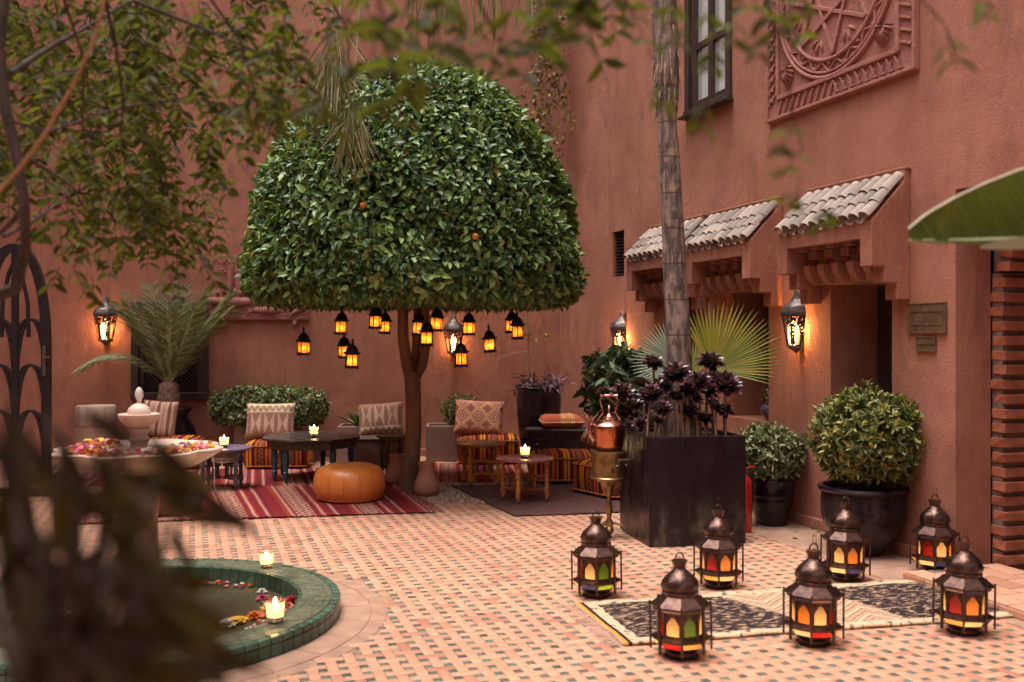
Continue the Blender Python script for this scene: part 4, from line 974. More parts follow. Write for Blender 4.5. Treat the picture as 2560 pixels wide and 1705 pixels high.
tray_table(985, 11.3, .20, .485, 'small dark brown wooden table half hidden behind the tree trunk', M_BRNW, M_BRNW, M_BRNW, M_BRNW, M_BRNW, [M_BRNW], R(-20))
candle(Vector(((1313-1280)/FPX*9.62, 9.62, .435)), 1.12, 'lit candle glass on the mottled red table', .45)
candle(Vector(((560-1280)/FPX*10.4, 10.4, .445)), 1.15, 'lit candle glass with blue foot on the violet-blue table', .45)
# octagonal low table
tc = Vector((-2.25, 11.2, .016)); ot = thing('octagonal_table', 'worn black octagonal low table on turned teal legs', 'table', tc, R(10)); th_ = .475
MB().lathe([(.53, th_-.03), (.575, th_-.024), (.578, th_-.004), (.57, th_), (.0001, th_)], 8, rot=PI/8).build('top', M_DKT, ot, bev=.004)
MB().lathe([(.50, th_-.115), (.52, th_-.115), (.52, th_-.032), (.50, th_-.032)], 8, rot=PI/8, cap=False).build('apron', pmat('dark_olive_apron', (.045, .028, .018, 1), (.08, .06, .02, 1), 16, .5), ot)
lgm = MB().lathe([(.014, 0), (.022, .03), (.030, .075), (.032, .085), (.026, .092), (.034, .10), (.034, .11), (.026, .118), (.027, .13), (.038, .25), (.036, .30), (.028, .325), (.035, .335), (.035, .35), (.028, .358), (.034, .362), (.034, th_-.03)], 18).mesh('leg', M_TEAL, 35)
for a in (R(-130), R(-45), R(45), R(135), R(-90)*0+R(-170)+R(260)): pass
for a in (-128, -58, 10, 75, 140, 205): link('leg', lgm, ot, loc=(.44*math.cos(R(a)), .44*math.sin(R(a)), 0))
candle(Vector(((785-1280)/FPX*11.05, 11.05, .491)), 1.2, 'lit candle glass with blue foot on the black octagonal table', .5)

# leather poufs
def leather(name, c1, c2):
    m, b = start(name); x_, y_, z_ = xyz(coord()); n = noise(coord(), 9, 5); a = X._m('ARCTAN2', y_, x_); rr = xpow(x_*x_+y_*y_, .5)
    seam = xmax((tri(a*(14/TAU)+.5) > .972)*(rr > .19), (xabs(rr-.20-.045*(1-tri(a*(14/TAU)+.5))) < .004)*(z_ > .2))
    col = cmix(smooth(n, .35, .7), c1, c2); col = cmix(seam*.85, col, tuple(q*.22 for q in c1[:3])+(1,)); put(b.inputs['Base Color'], col)
    put(b.inputs['Roughness'], smooth(n, .3, .7, .30, .48)); b.inputs['Specular IOR Level'].default_value = .55
    bump(b, n*.8+noise(coord(), 60, 3)*.15-seam*1.0, .4, .012); return m
def round_pouf(px, d, r, h, label, mat):
    t = thing('leather_pouf', label, 'pouf', Vector(((px-1280)/FPX*d, d, .018)), random.random())
    pr = [(.001, 0), (r*.80, .0), (r*.86, .012), (r*.94, .05), (r, .12), (r*1.0, h*.55), (r*.955, h*.76), (r*.84, h*.91), (r*.62, h*.985), (r*.3, h*1.005), (.001, h*1.0)]
    MB().lathe(pr, 84, mod=lambda a, z: 1+.010*abs(math.cos(a*7))*(1 if z > .03 else 0)+.006*math.sin(a*3+1)).build('cover', mat, t, smooth=60)
    MB().tube([(r*.905*math.cos(a), r*.905*math.sin(a), .030) for a in [TAU*k/64 for k in range(64)]], .005, 6, closed=True).build('welt', mat, t, smooth=60)
round_pouf(874, 9.72, .345, .345, 'orange leather pouf with stitched panels on the red rug', leather('tan_orange_leather', (.62, .20, .040, 1), (.52, .145, .026, 1)))
round_pouf(424, 9.02, .30, .35, 'dark brown leather pouf behind the fountain column', leather('brown_leather', (.16, .05, .015, 1), (.10, .03, .012, 1)))

# striped kilim floor cushions
def stripemat(name, seed, rotd=0):
    m, b = start(name); x_, y_, z_ = xyz(coord()); nn = noise(coord(), 4, 2); q = fract((x_+nn*.012)/.36+seed)
    Yl, Rd, Og, Mr, Bk = (.58, .25, .02, 1), (.22, .02, .018, 1), (.50, .10, .015, 1), (.085, .014, .018, 1), (.03, .014, .014, 1)
    col = ramp(q, [(0, Rd), (.07, Yl), (.14, Rd), (.18, Yl), (.25, Mr), (.36, Og), (.42, Mr), (.46, (.16, .05, .03, 1)), (.66, Mr), (.70, Og), (.78, Rd), (.85, Yl), (.88, Mr)])
    zg = xabs(fract(q)*.36-.2-(tri((z_+y_)/.05)-.5)*.05) < .009
    col = cmix(zg*inr(q, .46, .66), col, (.42, .16, .06, 1)); zg2 = (tri((z_+y_)/.03) > .5)*inr(q, .5, .62)
    col = cmix(zg2*.5, col, Bk); col = cmix(1.0, col, vgrey(noise(coord(), 160, 2), .35), 'MULTIPLY')
    put(b.inputs['Base Color'], col); b.inputs['Roughness'].default_value = .95; b.inputs['Specular IOR Level'].default_value = .1; bump(b, noise(coord(), 150, 3), .5, .006); return m
M_PIPE = pmat('orange_piping', (.42, .09, .02, 1), (.50, .20, .02, 1), 25, .9)
def softbox(sx, sy, h, n=10):
    def f(face):
        def g(u, v):
            a, b = u*2-1, v*2-1
            p = {'t': (a, b, 1), 'f': (a, -1, b), 'b': (-a, 1, b), 'l': (-1, -a, b), 'r': (1, a, b)}[face]
            x_, y_, z_ = p; rd = .10
            q = Vector((x_*sx/2, y_*sy/2, z_*h/2)); c = Vector([max(-(s_-.045), min(s_-.045, k)) for k, s_ in zip(q, (sx/2, sy/2, h/2))]); dv = q-c
            if dv.length > 1e-6: q = c+dv.normalized()*.045
            q.x += .018*x_*(1-z_*z_)*(1-.5*y_*y_); q.y += .018*y_*(1-z_*z_)*(1-.5*x_*x_); q.z += .03*(1-x_*x_)*(1-y_*y_)*(1 if z_ > 0 else 0)
            q += Vector((math.sin(y_*5+z_*4), math.sin(x_*6+z_*3), math.sin(x_*5-y_*4)))*.004
            return (q.x, q.y, q.z+h/2)
        return g
    m = MB()
    for k in 'tfblr': m.grid(f(k), n, n)
    return m
def kilim_pouf(c, sx, sy, h, rot, label, seed):
    t = thing('kilim_pouf', label, 'pouf', (c[0], c[1], .016), rot)
    softbox(sx, sy, h).build('cover', stripemat('striped_kilim', seed), t, smooth=60)
    for z in (.035, h-.035):
        pts = []
        for (a, b) in ((-1, -1), (1, -1), (1, 1), (-1, 1)):
            for k in range(5): 
                an = math.atan2(b, a)-PI/4+PI/2*k/4; pts.append((a*(sx/2-.04)+.05*math.cos(an), b*(sy/2-.04)+.05*math.sin(an), z))
        MB().tube(pts, .008, 6, closed=True).build('piping', M_PIPE, t, smooth=60)
kilim_pouf((-2.86, 12.2), .74, .55, .31, R(4), 'striped kilim floor cushion carrying the beige X-pattern cushion', .0)
kilim_pouf((-.30, 12.62), .74, .6, .33, R(2), 'striped kilim floor cushion behind the yellow table', .35)
kilim_pouf((.60, 11.1), .80, .62, .30, R(3), 'striped kilim floor cushion behind the mottled red table', .2)
kilim_pouf((1.10, 10.12), .70, .70, .33, R(-56), 'striped kilim floor cushion at an angle beside the kettle stand', .6)
kilim_pouf((-4.16, 12.1), .7, .5, .36, R(4), 'striped kilim floor cushion in the gap behind the fountain stem', .5)

# cushions
def cushmat(name, kind):
    m, b = start(name); uv = coord('UV'); u, v, _ = xyz(uv)
    if kind in ('x', 'xb'):
        base, pale, grn = (.30, .165, .115, 1), (.62, .42, .35, 1), (.10, .14, .075, 1)
        col = cmix(noise(uv, 4, 3), base, (.24, .12, .08, 1)); vv = v if kind == 'x' else v*-1.0
        cell = fract(u/.165+.5)-.5; k = xabs(cell)*.165; vy = xabs(vv+.035)
        xl = 0
        for off in (.010, .030, .048):
            l_ = xabs(k-vy*.42-off) < .0055; xl = l_ if isinstance(xl, int) else xmax(xl, l_)
        col = cmix(xl*inr(vv, -.16, .095)*(k < .06), col, pale)
        band = vv > .105; zz = xabs(vv-.155-(tri(u/.075)-.5)*.06)
        bc = cmix(zz < .012, (.60, .46, .33, 1), grn); bc = cmix(xabs(zz-.028) < .006, bc, (.38, .14, .09, 1)); col = cmix(band, col, bc)
        col = cmix(xabs(vv-.105) < .005, col, pale)
    elif kind == 'dia':
        p, r_, o = (.58, .36, .29, 1), (.20, .03, .03, 1), (.45, .20, .03, 1)
        d_ = tri(u/.21)+tri(v/.21); f = fract(d_*2.5); g = fract((u+v)/.038)
        col = cmix(f > .5, r_, p); col = cmix(inr(d_, .0, .35), col, (.16, .06, .06, 1)); col = cmix(inr(d_, .8, .98), col, o)
        col = cmix((tri(u/.024) > .6)*(tri(v/.024) > .6)*(f > .5), col, r_); col = cmix(noise(uv, 5, 2)*.3, col, (.42, .16, .04, 1))
    elif kind == 'band':
        col = cmix(noise(uv, 6, 3), (.40, .10, .05, 1), (.30, .065, .035, 1)); bnd = xmax(inr(u, -.03, .035), inr(u, .075, .14))
        ck = (tri(v/.03) > .5)*(tri(u/.035) > .4); col = cmix(bnd, col, cmix(ck, (.34, .12, .03, 1), (.55, .42, .34, 1))); col = cmix(inr(u, .035, .075), col, (.42, .14, .02, 1))
    else:
        col = cmix(noise(uv, 5, 3), (.42, .26, .19, 1), (.30, .15, .11, 1)); col = cmix(tri(u/.13) > .75, col, (.16, .07, .06, 1)); ln = xabs(tri(u/.13)-.35-xabs(v)*1.2) < .05; col = cmix(ln*.8, col, (.62, .46, .36, 1))
    col = cmix(1.0, col, vgrey(noise(uv, 220, 2), .3), 'MULTIPLY')
    put(b.inputs['Base Color'], col); b.inputs['Roughness'].default_value = .95; b.inputs['Specular IOR Level'].default_value = .1; bump(b, noise(uv, 200, 2), .5, .004); return m
CM = {k: cushmat('cushion_'+k, k) for k in ('x', 'xb', 'dia', 'band', 'plain')}
def cushion(c, wd, hg, th, rot, kind, label):             # lies in its local XZ plane, front towards -Y
    t = thing('cushion', label, 'cushion', c); t.rotation_euler = rot; n = 18; sd = random.random()*6
    def f(sg):
        def g(u, v):
            a, b = u*2-1, v*2-1; e = max(0, (1-a**4)*(1-b**4)); z = th/2*e**.42
            pin = 1-.07*(1-abs(a*b))*(abs(b)**3 if True else 1)*0
            x_ = a*wd/2*(1-.055*(1-b*b)*abs(a)**6*1-0)-0; y_ = b*hg/2*(1-.055*(1-a*a)*abs(b)**6)
            z += .006*math.sin(a*5+sd)*math.sin(b*4+sd)*e
            return (x_, -sg*z, y_)
        return g
    m = MB()
    m.grid(f(1), n, n, uvf=lambda u, v: ((u-.5)*wd, (v-.5)*hg)); m.grid(lambda u, v: f(-1)(1-u, v), n, n, uvf=lambda u, v: ((.5-u)*wd, (v-.5)*hg))
    m.build('cover', CM[kind], t, smooth=80)
    pts = [Vector(f(1)(q[0], q[1])) for q in [(k/n, 0) for k in range(n)]+[(1, k/n) for k in range(n)]+[(1-k/n, 1) for k in range(n)]+[(0, 1-k/n) for k in range(n)]]
    MB().tube(pts, .005, 5, closed=True).build('seam', CM[kind], t)
cushion((-2.985, 12.30, .555), .60, .46, .16, (R(-14), 0, R(3)), 'x', 'beige cushion with X motifs and zigzag top band, against the hedge')
cushion((-1.62, 12.30, .585), .56, .40, .17, (R(-14), R(-5), R(-4)), 'xb', 'beige X-motif cushion with the zigzag band at its bottom, left of the trunk')
cushion((-.42, 12.62, .575), .62, .46, .16, (R(-20), R(3), R(-2)), 'dia', 'diamond-patterned kilim cushion left of the tall black pot')
cushion((.605, 12.28, .565), .54, .42, .16, (R(-88), 0, R(6)), 'band', 'rust cushion with two woven bands lying flat on the black chest')
cushion((1.04, 11.15, .535), .46, .46, .16, (R(-18), R(24), R(-38)), 'plain', 'brown striped cushion leaning behind the copper kettle')
cushion((-4.27, 12.05, .60), .42, .46, .16, (R(-12), R(4), R(2)), 'plain', 'pale striped cushion seen behind the upper fountain bowl')
t = thing('leather_bench', 'low brown leather-covered bench under the second X-motif cushion', 'bench', (-1.62, 12.32, .0), R(2))
softbox(.72, .55, .375).build('cover', pmat('brown_hide', (.13, .06, .045, 1), (.08, .035, .028, 1), 5, .5, bmp=.3), t, smooth=60)
MB().box((0, -.01, .36), (.74, .57, .02)).build('lid', M_BRNW, t, bev=.008)
# black chest
ch = thing('black_chest', 'low black wooden chest with carved lattice end, beside the tall pot', 'chest', (.66, 12.30, 0), R(-14))
MB().box((0, 0, .235), (.86, .5, .43)).build('body', pmat('black_lacquer', (.012, .010, .014, 1), (.022, .016, .02, 1), 10, .3, bmp=.15), ch, bev=.006)
MB().box((0, 0, .465), (.92, .56, .03)).build('lid', M_DKWOOD, ch, bev=.008)
for k in range(9): MB().box((.08+k*.035, -.252, .25), (.012, .008, .26), None).build('carved_bar', M_DKWOOD, ch).rotation_euler = (0, 0, 0)
MB().box((-.26, -.255, .36), (.20, .012, .012)).build('drawer_edge', M_ZINC, ch); MB().ball((-.30, -.262, .29), .014, 10, 8).build('knob', M_ZINC, ch, smooth=60)

# clay jars, planters, pots
M_CLAY = pmat('pink_clay', (.40, .19, .125, 1), (.30, .13, .085, 1), 7, .8, bmp=.25, bscale=30); M_CLAYO = pmat('orange_clay_lip', (.55, .22, .06, 1), rough=.7)
def jar(px, d, s, label):
    t = thing('clay_jar', label, 'jar', Vector(((px-1280)/FPX*d, d, .0))); t.scale = (s, s, s)
    MB().lathe([(.08, 0), (.115, .02), (.130, .075), (.122, .13), (.095, .20), (.078, .255), (.076, .29), (.086, .335), (.080, .337), (.070, .29), (.07, .25), (.0001, .22)], 36).build('body', M_CLAY, t, smooth=50)
    MB().tube([(.083*math.cos(a), .083*math.sin(a), .337) for a in [TAU*k/32 for k in range(32)]], .0045, 6, closed=True).build('lip', M_CLAYO, t, smooth=60)
jar(1066, 10.05, 1.0, 'pink clay jar standing in front of the tree trunk'); jar(990, 10.85, .95, 'clay jar half hidden behind the left side of the tree trunk')
M_PLT = pmat('taupe_planter', (.25, .145, .115, 1), (.20, .11, .09, 1), 3, .65, bmp=.12); M_SOIL = pmat('dark_soil', (.035, .02, .014, 1), (.06, .035, .022, 1), 30, .95, bmp=.8, bscale=50)
def box_planter(cx, cy, sx, sy, h, rot, label, mat=M_PLT, wall=.035, name='box_planter', soil=.04):
    t = thing(name, label, 'planter', (cx, cy, 0), rot); a, b, c, d = sx/2, sy/2, sx/2-wall, sy/2-wall
    v = [(x_, y_, z_) for x_, y_, z_ in [(-a,-b,0),(a,-b,0),(a,b,0),(-a,b,0),(-a,-b,h),(a,-b,h),(a,b,h),(-a,b,h),(-c,-d,h),(c,-d,h),(c,d,h),(-c,d,h),(-c,-d,h-.1),(c,-d,h-.1),(c,d,h-.1),(-c,d,h-.1)]]
    f = [(3,2,1,0)]+[(i,(i+1)%4,(i+1)%4+4,i+4) for i in range(4)]+[(i+4,(i+1)%4+4,(i+1)%4+8,i+8) for i in range(4)]+[(i+8,(i+1)%4+8,(i+1)%4+12,i+12) for i in range(4)]
    MB().add(v, f).build('tub', mat, t, bev=.008)
    MB().grid(lambda u, v_: (-c+2*c*u, -d+2*d*v_, h-soil+.008*math.sin(u*19)*math.sin(v_*17)), 12, 12).build('soil', M_SOIL, t, smooth=60); return t
box_planter(-3.03, 12.87, 1.02, .44, .46, R(2), 'long taupe planter trough holding the clipped hedge')
box_planter(-2.0, 12.9, .47, .46, .46, R(2), 'taupe square planter with the agave, middle of the back wall')
box_planter(-.88, 12.95, .46, .46, .46, R(2), 'taupe square planter with the small round bush, right of the trunk')
def glazed(name, c1, c2, rough=.14):
    m, b = start(name); n = noise(coord(), 3.5, 6); col = cmix(smooth(n, .45, .72), c1, c2); put(b.inputs['Base Color'], col)
    put(b.inputs['Roughness'], smooth(n, .35, .75, rough, rough*2.6)); b.inputs['Coat Weight'].default_value = .15; b.inputs['Specular IOR Level'].default_value = .35; bump(b, noise(coord(), 14, 5), .25, .01); return m
M_GLZ = glazed('aubergine_glaze', (.011, .005, .009, 1), (.022, .012, .016, 1), .2); M_GLZP = glazed('violet_grey_glaze', (.085, .065, .105, 1), (.13, .10, .15, 1), .22)
def cube_mat():
    m, b = start('weathered_black_glaze'); co = coord(); x_, y_, z_ = xyz(co)
    n = noise(vscale(co, (2, 2, .7)), 4, 7, .65); lime = smooth(n, .47, .72)*smooth(z_, .02, .42, 1.0, .04)
    col = cmix(lime, (.011, .004, .008, 1), (.13, .10, .075, 1)); put(b.inputs['Base Color'], col)
    put(b.inputs['Roughness'], smooth(n, .4, .75, .24, .65)); b.inputs['Specular IOR Level'].default_value = .3; bump(b, noise(co, 12, 5), .2, .01); return m
CUBE = Vector((1.36, 8.03, 0)); cyaw = math.atan2(.15, .77)
box_planter(CUBE.x, CUBE.y, .785, .76, .84, cyaw, 'big black glazed cube planter at the foot of the palm', cube_mat(), .04, 'cube_planter', .03)
def lathe_pot(name, label, c, prof, mat, soil_r, soil_z, seg=56):
    t = thing(name, label, 'pot', c); MB().lathe(prof, seg, cap=False).build('body', mat, t, smooth=45)
    MB().lathe([(soil_r, soil_z), (soil_r*.5, soil_z+.012), (.0001, soil_z+.015)], 32, cap=False).build('soil', M_SOIL, t, smooth=60); return t
big = Vector(((2158-1280)/FPX*7.38, 7.38, 0))
lathe_pot('glazed_pot', 'largest round dark glazed pot, with the clipped bush beside the doorway', big, [(.0001, 0), (.115, 0), (.135, .015), (.16, .05), (.235, .13), (.285, .22), (.302, .32), (.300, .42), (.296, .465), (.318, .475), (.326, .49), (.318, .508), (.288, .508), (.276, .49), (.272, .42)], M_GLZ, .272, .455)
mid = Vector(((1928-1280)/FPX*8.55, 8.55, 0))
lathe_pot('glazed_pot', 'medium dark glazed pot with ribbed bands, right of the cube planter', mid, [(.0001, 0), (.125, 0), (.135, .01), (.128, .03), (.15, .09), (.185, .20), (.19, .215), (.185, .225), (.193, .255), (.199, .262), (.194, .275), (.205, .37), (.218, .39), (.215, .405), (.195, .405), (.185, .35)], M_GLZ, .187, .365)
tall = Vector(((1347-1280)/FPX*12.65, 12.65, 0))
lathe_pot('tall_pot', 'tall black barrel-shaped pot with purple plant in the back corner', tall, [(.0001, 0), (.18, 0), (.21, .1), (.25, .35), (.275, .6), (.282, .64), (.275, .66), (.285, .8), (.276, .90), (.262, .945), (.272, .96), (.265, .97), (.245, .97), (.24, .9)], M_GLZ, .245, .92)
shp = Vector(((1585-1280)/FPX*10.25, 10.25, 0))
lathe_pot('glazed_pot', 'dark glazed pot of the leafy shrub, behind the cube planter', shp, [(.0001, 0), (.18, 0), (.22, .06), (.29, .30), (.315, .52), (.31, .66), (.30, .72), (.32, .745), (.31, .765), (.28, .765), (.27, .7)], M_GLZ, .28, .71)
bz = Vector(W(-.93, .17, .83)); lathe_pot('bowl_pot', 'squat violet-grey bowl pot on the ledge of the middle opening', bz, [(.0001, 0), (.07, 0), (.075, .01), (.12, .045), (.142, .09), (.138, .125), (.115, .148), (.105, .15), (.10, .14)], M_GLZP, .10, .135, 40)
ur = Vector(((422-1280)/FPX*12.6, 12.6, 0))
lathe_pot('dark_urn', 'wide dark urn holding the small date palm under the lattice window', ur, [(.0001, 0), (.2, 0), (.26, .05), (.335, .2), (.345, .32), (.31, .46), (.24, .58), (.235, .62), (.285, .68), (.295, .70), (.28, .712), (.22, .70), (.2, .66)], M_GLZ, .24, .69)
pd_ = thing('stone_pedestal', 'pale round stone pedestal by the back wall left of the fountain', 'pedestal', Vector(((240-1280)/FPX*12.4, 12.4, 0)))
M_PST = pmat('streaked_stone', (.50, .36, .27, 1), (.33, .21, .16, 1), 9, .7, stretch=(1, 1, .18), bmp=.3)
MB().lathe([(.235, 0), (.235, .50), (.0001, .502)], 40).build('lower_drum', M_STONE, pd_, smooth=40); MB().lathe([(.238, .505), (.240, .51), (.238, .735), (.23, .745), (.0001, .745)], 40).build('upper_drum', M_PST, pd_, smooth=40)

# kettle on its brass brazier
M_COP = pmat('burnished_copper', (.55, .20, .10, 1), (.32, .09, .035, 1), 12, .24, 1.0, bmp=.12, stretch=(1, 1, .2)); M_COPT = pmat('polished_copper', (.66, .36, .26, 1), (.5, .24, .17, 1), 8, .2, 1.0)
M_BRS = pmat('tarnished_brass', (.34, .22, .09, 1), (.20, .13, .06, 1), 12, .36, .9, bmp=.2)
kc = Vector((.775, 7.95, 0))
br = thing('brass_brazier', 'tarnished brass brazier on a slim stem with scrolled feet', 'brazier', kc, R(10))
MB().lathe([(.125, .475), (.142, .478), (.145, .488), (.138, .495), (.138, .68), (.145, .688), (.142, .70), (.128, .70), (.125, .60)], 48, cap=False).build('fire_box', M_BRS, br, smooth=40)
MB().lathe([(.125, .476), (.06, .44), (.03, .40), (.02, .36), (.016, .32), (.024, .27), (.030, .225), (.020, .185), (.016, .16), (.030, .135), (.034, .11), (.026, .09), (.035, .08), (.04, .06), (.02, .03), (.0001, .02)], 24).build('stem', M_BRS, br, smooth=40)
MB().lathe([(.12, .699), (.0001, .699)], 32, cap=False).build('coals', M_SOIL, br)
for k in range(3):
    a = TAU*k/3+R(-20); pts = []
    for i in range(26):
        s_ = i/25
        if s_ < .6: q = s_/.6; r_ = .03+.19*q; z = .10*(1-q)**1.3+.02+.035*math.sin(q*PI)
        else:
            q = (s_-.6)/.4; an = -PI/2-q*TAU*.95; rr = .026*(1-.55*q); r_ = .222+rr*math.cos(-an)*0+rr*math.sin(q*TAU*.95); z = .047-rr*math.cos(q*TAU*.95)
        pts.append((r_*math.cos(a), r_*math.sin(a), z))
    MB().tube(pts, [.009-.004*i/25 for i in range(26)], 7).build('scroll_foot', M_BRS, br, smooth=60)
    MB().tube([(.03*math.cos(a), .03*math.sin(a), .36), (.085*math.cos(a), .085*math.sin(a), .40), (.12*math.cos(a), .12*math.sin(a), .475)], .006, 6).build('bracket', M_BRS, br, smooth=60)
hp_ = [Vector((.138, 0, .60)), Vector((.158, 0, .585)), Vector((.168, 0, .61)), Vector((.165, 0, .635))]
hrot = Matrix.Rotation(R(-62), 4, 'Z')
for s_ in (-.05, .05): MB().tube([hrot @ (p+Vector((0, s_, 0))) for p in hp_], .006, 6).build('handle_arm', M_ZINC, br, smooth=60)
MB().tube([hrot @ Vector((.165, -.06, .637)), hrot @ Vector((.165, .06, .637))], .011, 8).build('handle_grip', M_BRNW, br, smooth=60)
hl_ = MB()
for r_ in range(3):
    for k in range(30):
        a = TAU*(k+.5*(r_ % 2))/30; hl_.box((.1392*math.cos(a), .1392*math.sin(a), .645-r_*.016), (.006, .006, .007))
tag(hl_.build('vent_holes', M_DARK, br), kind='stuff')
for k in range(5):
    a = R(-100)+k*.012; MB().box((.1393*math.cos(R(-96)+(k % 2)*.11*(1 if k < 4 else .5)), .1393*math.sin(R(-96)+(k % 2)*.11*(1 if k < 4 else .5)), .545+(k//2)*.014), (.012, .008, .010)).build('clover_hole', M_DARK, br)
kt = thing('copper_kettle', 'burnished copper kettle with looped handle standing on the brass brazier', 'kettle', kc+Vector((0, 0, .702)), R(5))
MB().lathe([(.0001, 0), (.095, 0), (.105, .01), (.128, .16), (.134, .19), (.130, .20)], 48).build('body', M_COP, kt, smooth=40)
MB().lathe([(.138, .196), (.142, .204), (.134, .214), (.10, .236), (.055, .25), (.04, .262), (.042, .268), (.022, .282), (.012, .30), (.010, .325), (.016, .335), (.010, .35), (.0001, .362)], 48, cap=False).build('lid', M_COPT, kt, smooth=40)
sp0 = Matrix.Rotation(R(172), 4, 'Z')
MB().tube([sp0 @ Vector(p) for p in ((.115, 0, .08), (.15, 0, .13), (.152, 0, .18), (.148, 0, .225), (.165, 0, .262), (.185, 0, .27))], [.026, .022, .017, .013, .011, .010], 10).build('spout', M_COPT, kt, smooth=60)
for s_ in (-1, 1): MB().tube([(s_*.092, 0, .205), (s_*.088, 0, .25), (s_*.052, 0, .30), (s_*.060, 0, .355), (s_*.075, 0, .40), (s_*.055, 0, .43), (s_*.045, 0, .435)], [.009, .008, .008, .008, .007, .007, .007], 8).build('handle_arm', M_COPT, kt, smooth=60)
MB().lathe([(.0001, -.075), (.012, -.07), (.012, -.05), (.009, -.045), (.014, -.03), (.011, -.01), (.015, 0), (.011, .01), (.014, .03), (.009, .045), (.012, .05), (.012, .07), (.0001, .075)], 12, m=Matrix.Translation((0, 0, .435)) @ Matrix.Rotation(R(90), 4, 'Y')).build('handle_grip', M_COPT, kt, smooth=50)

# fire extinguisher
ex = thing('fire_extinguisher', 'red fire extinguisher half hidden behind the cube planter', 'extinguisher', (1.915, 8.2, 0), R(20)); M_EXR = pmat('red_enamel_paint', (.42, .012, .014, 1), rough=.25, coat=.3)
MB().lathe([(.056, 0), (.06, .012), (.06, .40), (.05, .44), (.025, .465), (.022, .48), (.0001, .48)], 28).build('cylinder', M_EXR, ex, smooth=40)
MB().box((.01, 0, .495), (.05, .03, .03)).build('valve', M_ZINC, ex, bev=.004); MB().tube([(-.02, 0, .51), (.06, 0, .535), (.10, 0, .53)], .009, 6).build('lever', M_EXR, ex, smooth=60); MB().tube([(.02, 0, .49), (.075, 0, .475), (.09, 0, .44), (.075, .0, .3), (.066, 0, .15)], .009, 7).build('hose', M_BLK, ex, smooth=60)

# arched openwork door leaf at the left edge
dc = Vector(((38-1280)/FPX*10.0, 10.0, 0)); dr = thing('arched_door', 'dark openwork door leaf with pointed arch at the left edge', 'door', dc, R(6))
hw_, top_ = .30, 2.50
def arch_pts(cx_, hw2, zs, zt, n=14):
    l = [(cx_-hw2*math.cos(PI/2*k/n)**.85 if k < n else cx_, zs+(zt-zs)*math.sin(PI/2*k/n)) for k in range(n+1)]
    return l+[(2*cx_-x_, z_) for x_, z_ in reversed(l[:-1])]
def flat_tube(pts, wd, dp, name, par=dr):
    m = MB(); n = len(pts); vs_ = []
    for i, (x_, z_) in enumerate(pts):
        a, b = pts[max(0, i-1)], pts[min(n-1, i+1)]; tx, tz = b[0]-a[0], b[1]-a[1]; l = math.hypot(tx, tz) or 1; nx, nz = -tz/l, tx/l
        for s_, y_ in ((-1, -1), (1, -1), (1, 1), (-1, 1)): vs_.append((x_+nx*s_*wd/2, y_*dp/2, z_+nz*s_*wd/2))
    f = [(i*4+k, i*4+(k+1) % 4, i*4+4+(k+1) % 4, i*4+4+k) for i in range(n-1) for k in range(4)]+[(3, 2, 1, 0), tuple((n-1)*4+k for k in range(4))]
    m.add(vs_, f); return m.build(name, M_IRON, par, bev=.006)
outer = [(-hw_, 0)]+[(-hw_, 1.45)]+arch_pts(0, hw_, 1.5, top_)+[(hw_, 1.45), (hw_, 0)]
flat_tube(outer, .085, .07, 'outer_frame'); flat_tube([(0, .0), (0, top_-.03)], .06, .06, 'centre_stile'); flat_tube([(-hw_, .04), (hw_, .04)], .09, .06, 'bottom_rail')
for j, z0 in enumerate((1.62, 1.16, .70, .24)):
    for cx_ in (-.15, .15):
        flat_tube(arch_pts(cx_, .13, z0-.06, z0+.16 if j else z0+.16), .028, .045, 'tracery_arch')
        for s_ in (-1, 1): flat_tube([(cx_+s_*.01+s_*.125*math.sin(PI/2*k/8), z0+.16+(.46 if j else .62)*(k/8)**1*1.0-.46*0) if False else (cx_+s_*.13*math.cos(PI/2*k/8), z0-.44+.60*math.sin(PI/2*k/8)) for k in range(9)], .026, .04, 'tracery_arch')
flat_tube([(-.13, 1.6), (-.12, 1.95), (-.06, 2.25), (0, 2.38)], .03, .045, 'tracery_arch'); flat_tube([(.13, 1.6), (.12, 1.95), (.06, 2.25), (0, 2.38)], .03, .045, 'tracery_arch')
MB().box((hw_-.005, -.045, 1.36), (.035, .02, .30)).build('lock_plate', M_ZINC, dr, bev=.004); MB().tube([(hw_-.005, -.05, 1.40), (hw_-.005, -.085, 1.40), (hw_+.06, -.09, 1.40)], .008, 6).build('lever_handle', M_BRS, dr, smooth=60)

# carved relief slab on the back wall
rx0, rz0 = RB(528, 800); rx1, rz1 = RB(773, 640); rw_, rh_ = rx1-rx0, rz1-rz0
rs = thing('carved_relief_slab', 'carved relief slab of a boat and fish on the back wall, partly behind the tree', 'relief', BK(rx0, 0, rz0), BROT)
MB().box((rw_/2, -.03, rh_/2), (rw_, .06, rh_)).build('slab', M_RELIEF, rs, bev=.01)
for x_ in (rw_*.14, rw_*.86): MB().box((x_, -.04, -.03), (.05, .08, .06)).build('bracket', M_RELIEF, rs, bev=.004)
for j in range(7):
    z = .03+j*.032; MB().tube([(.28+k*(rw_-.3)/30, -.062, z+.012*math.sin(k*.9+j)) for k in range(31)], .008, 5).build('wave_line', M_RELIEF, rs, smooth=60)
def hull(u, v): a = v*PI; ln = .36*(1-.1*math.cos(a)); return (.28-ln+2*ln*u*1.0, -.06-.05*math.sin(a)*(1-(2*u-1)**4), .30-.13*(1-abs(2*u-1)**3)*(math.cos(a)*-.5+.5)-.0)
MB().grid(hull, 30, 8).build('boat', M_RELIEF, rs, smooth=60)
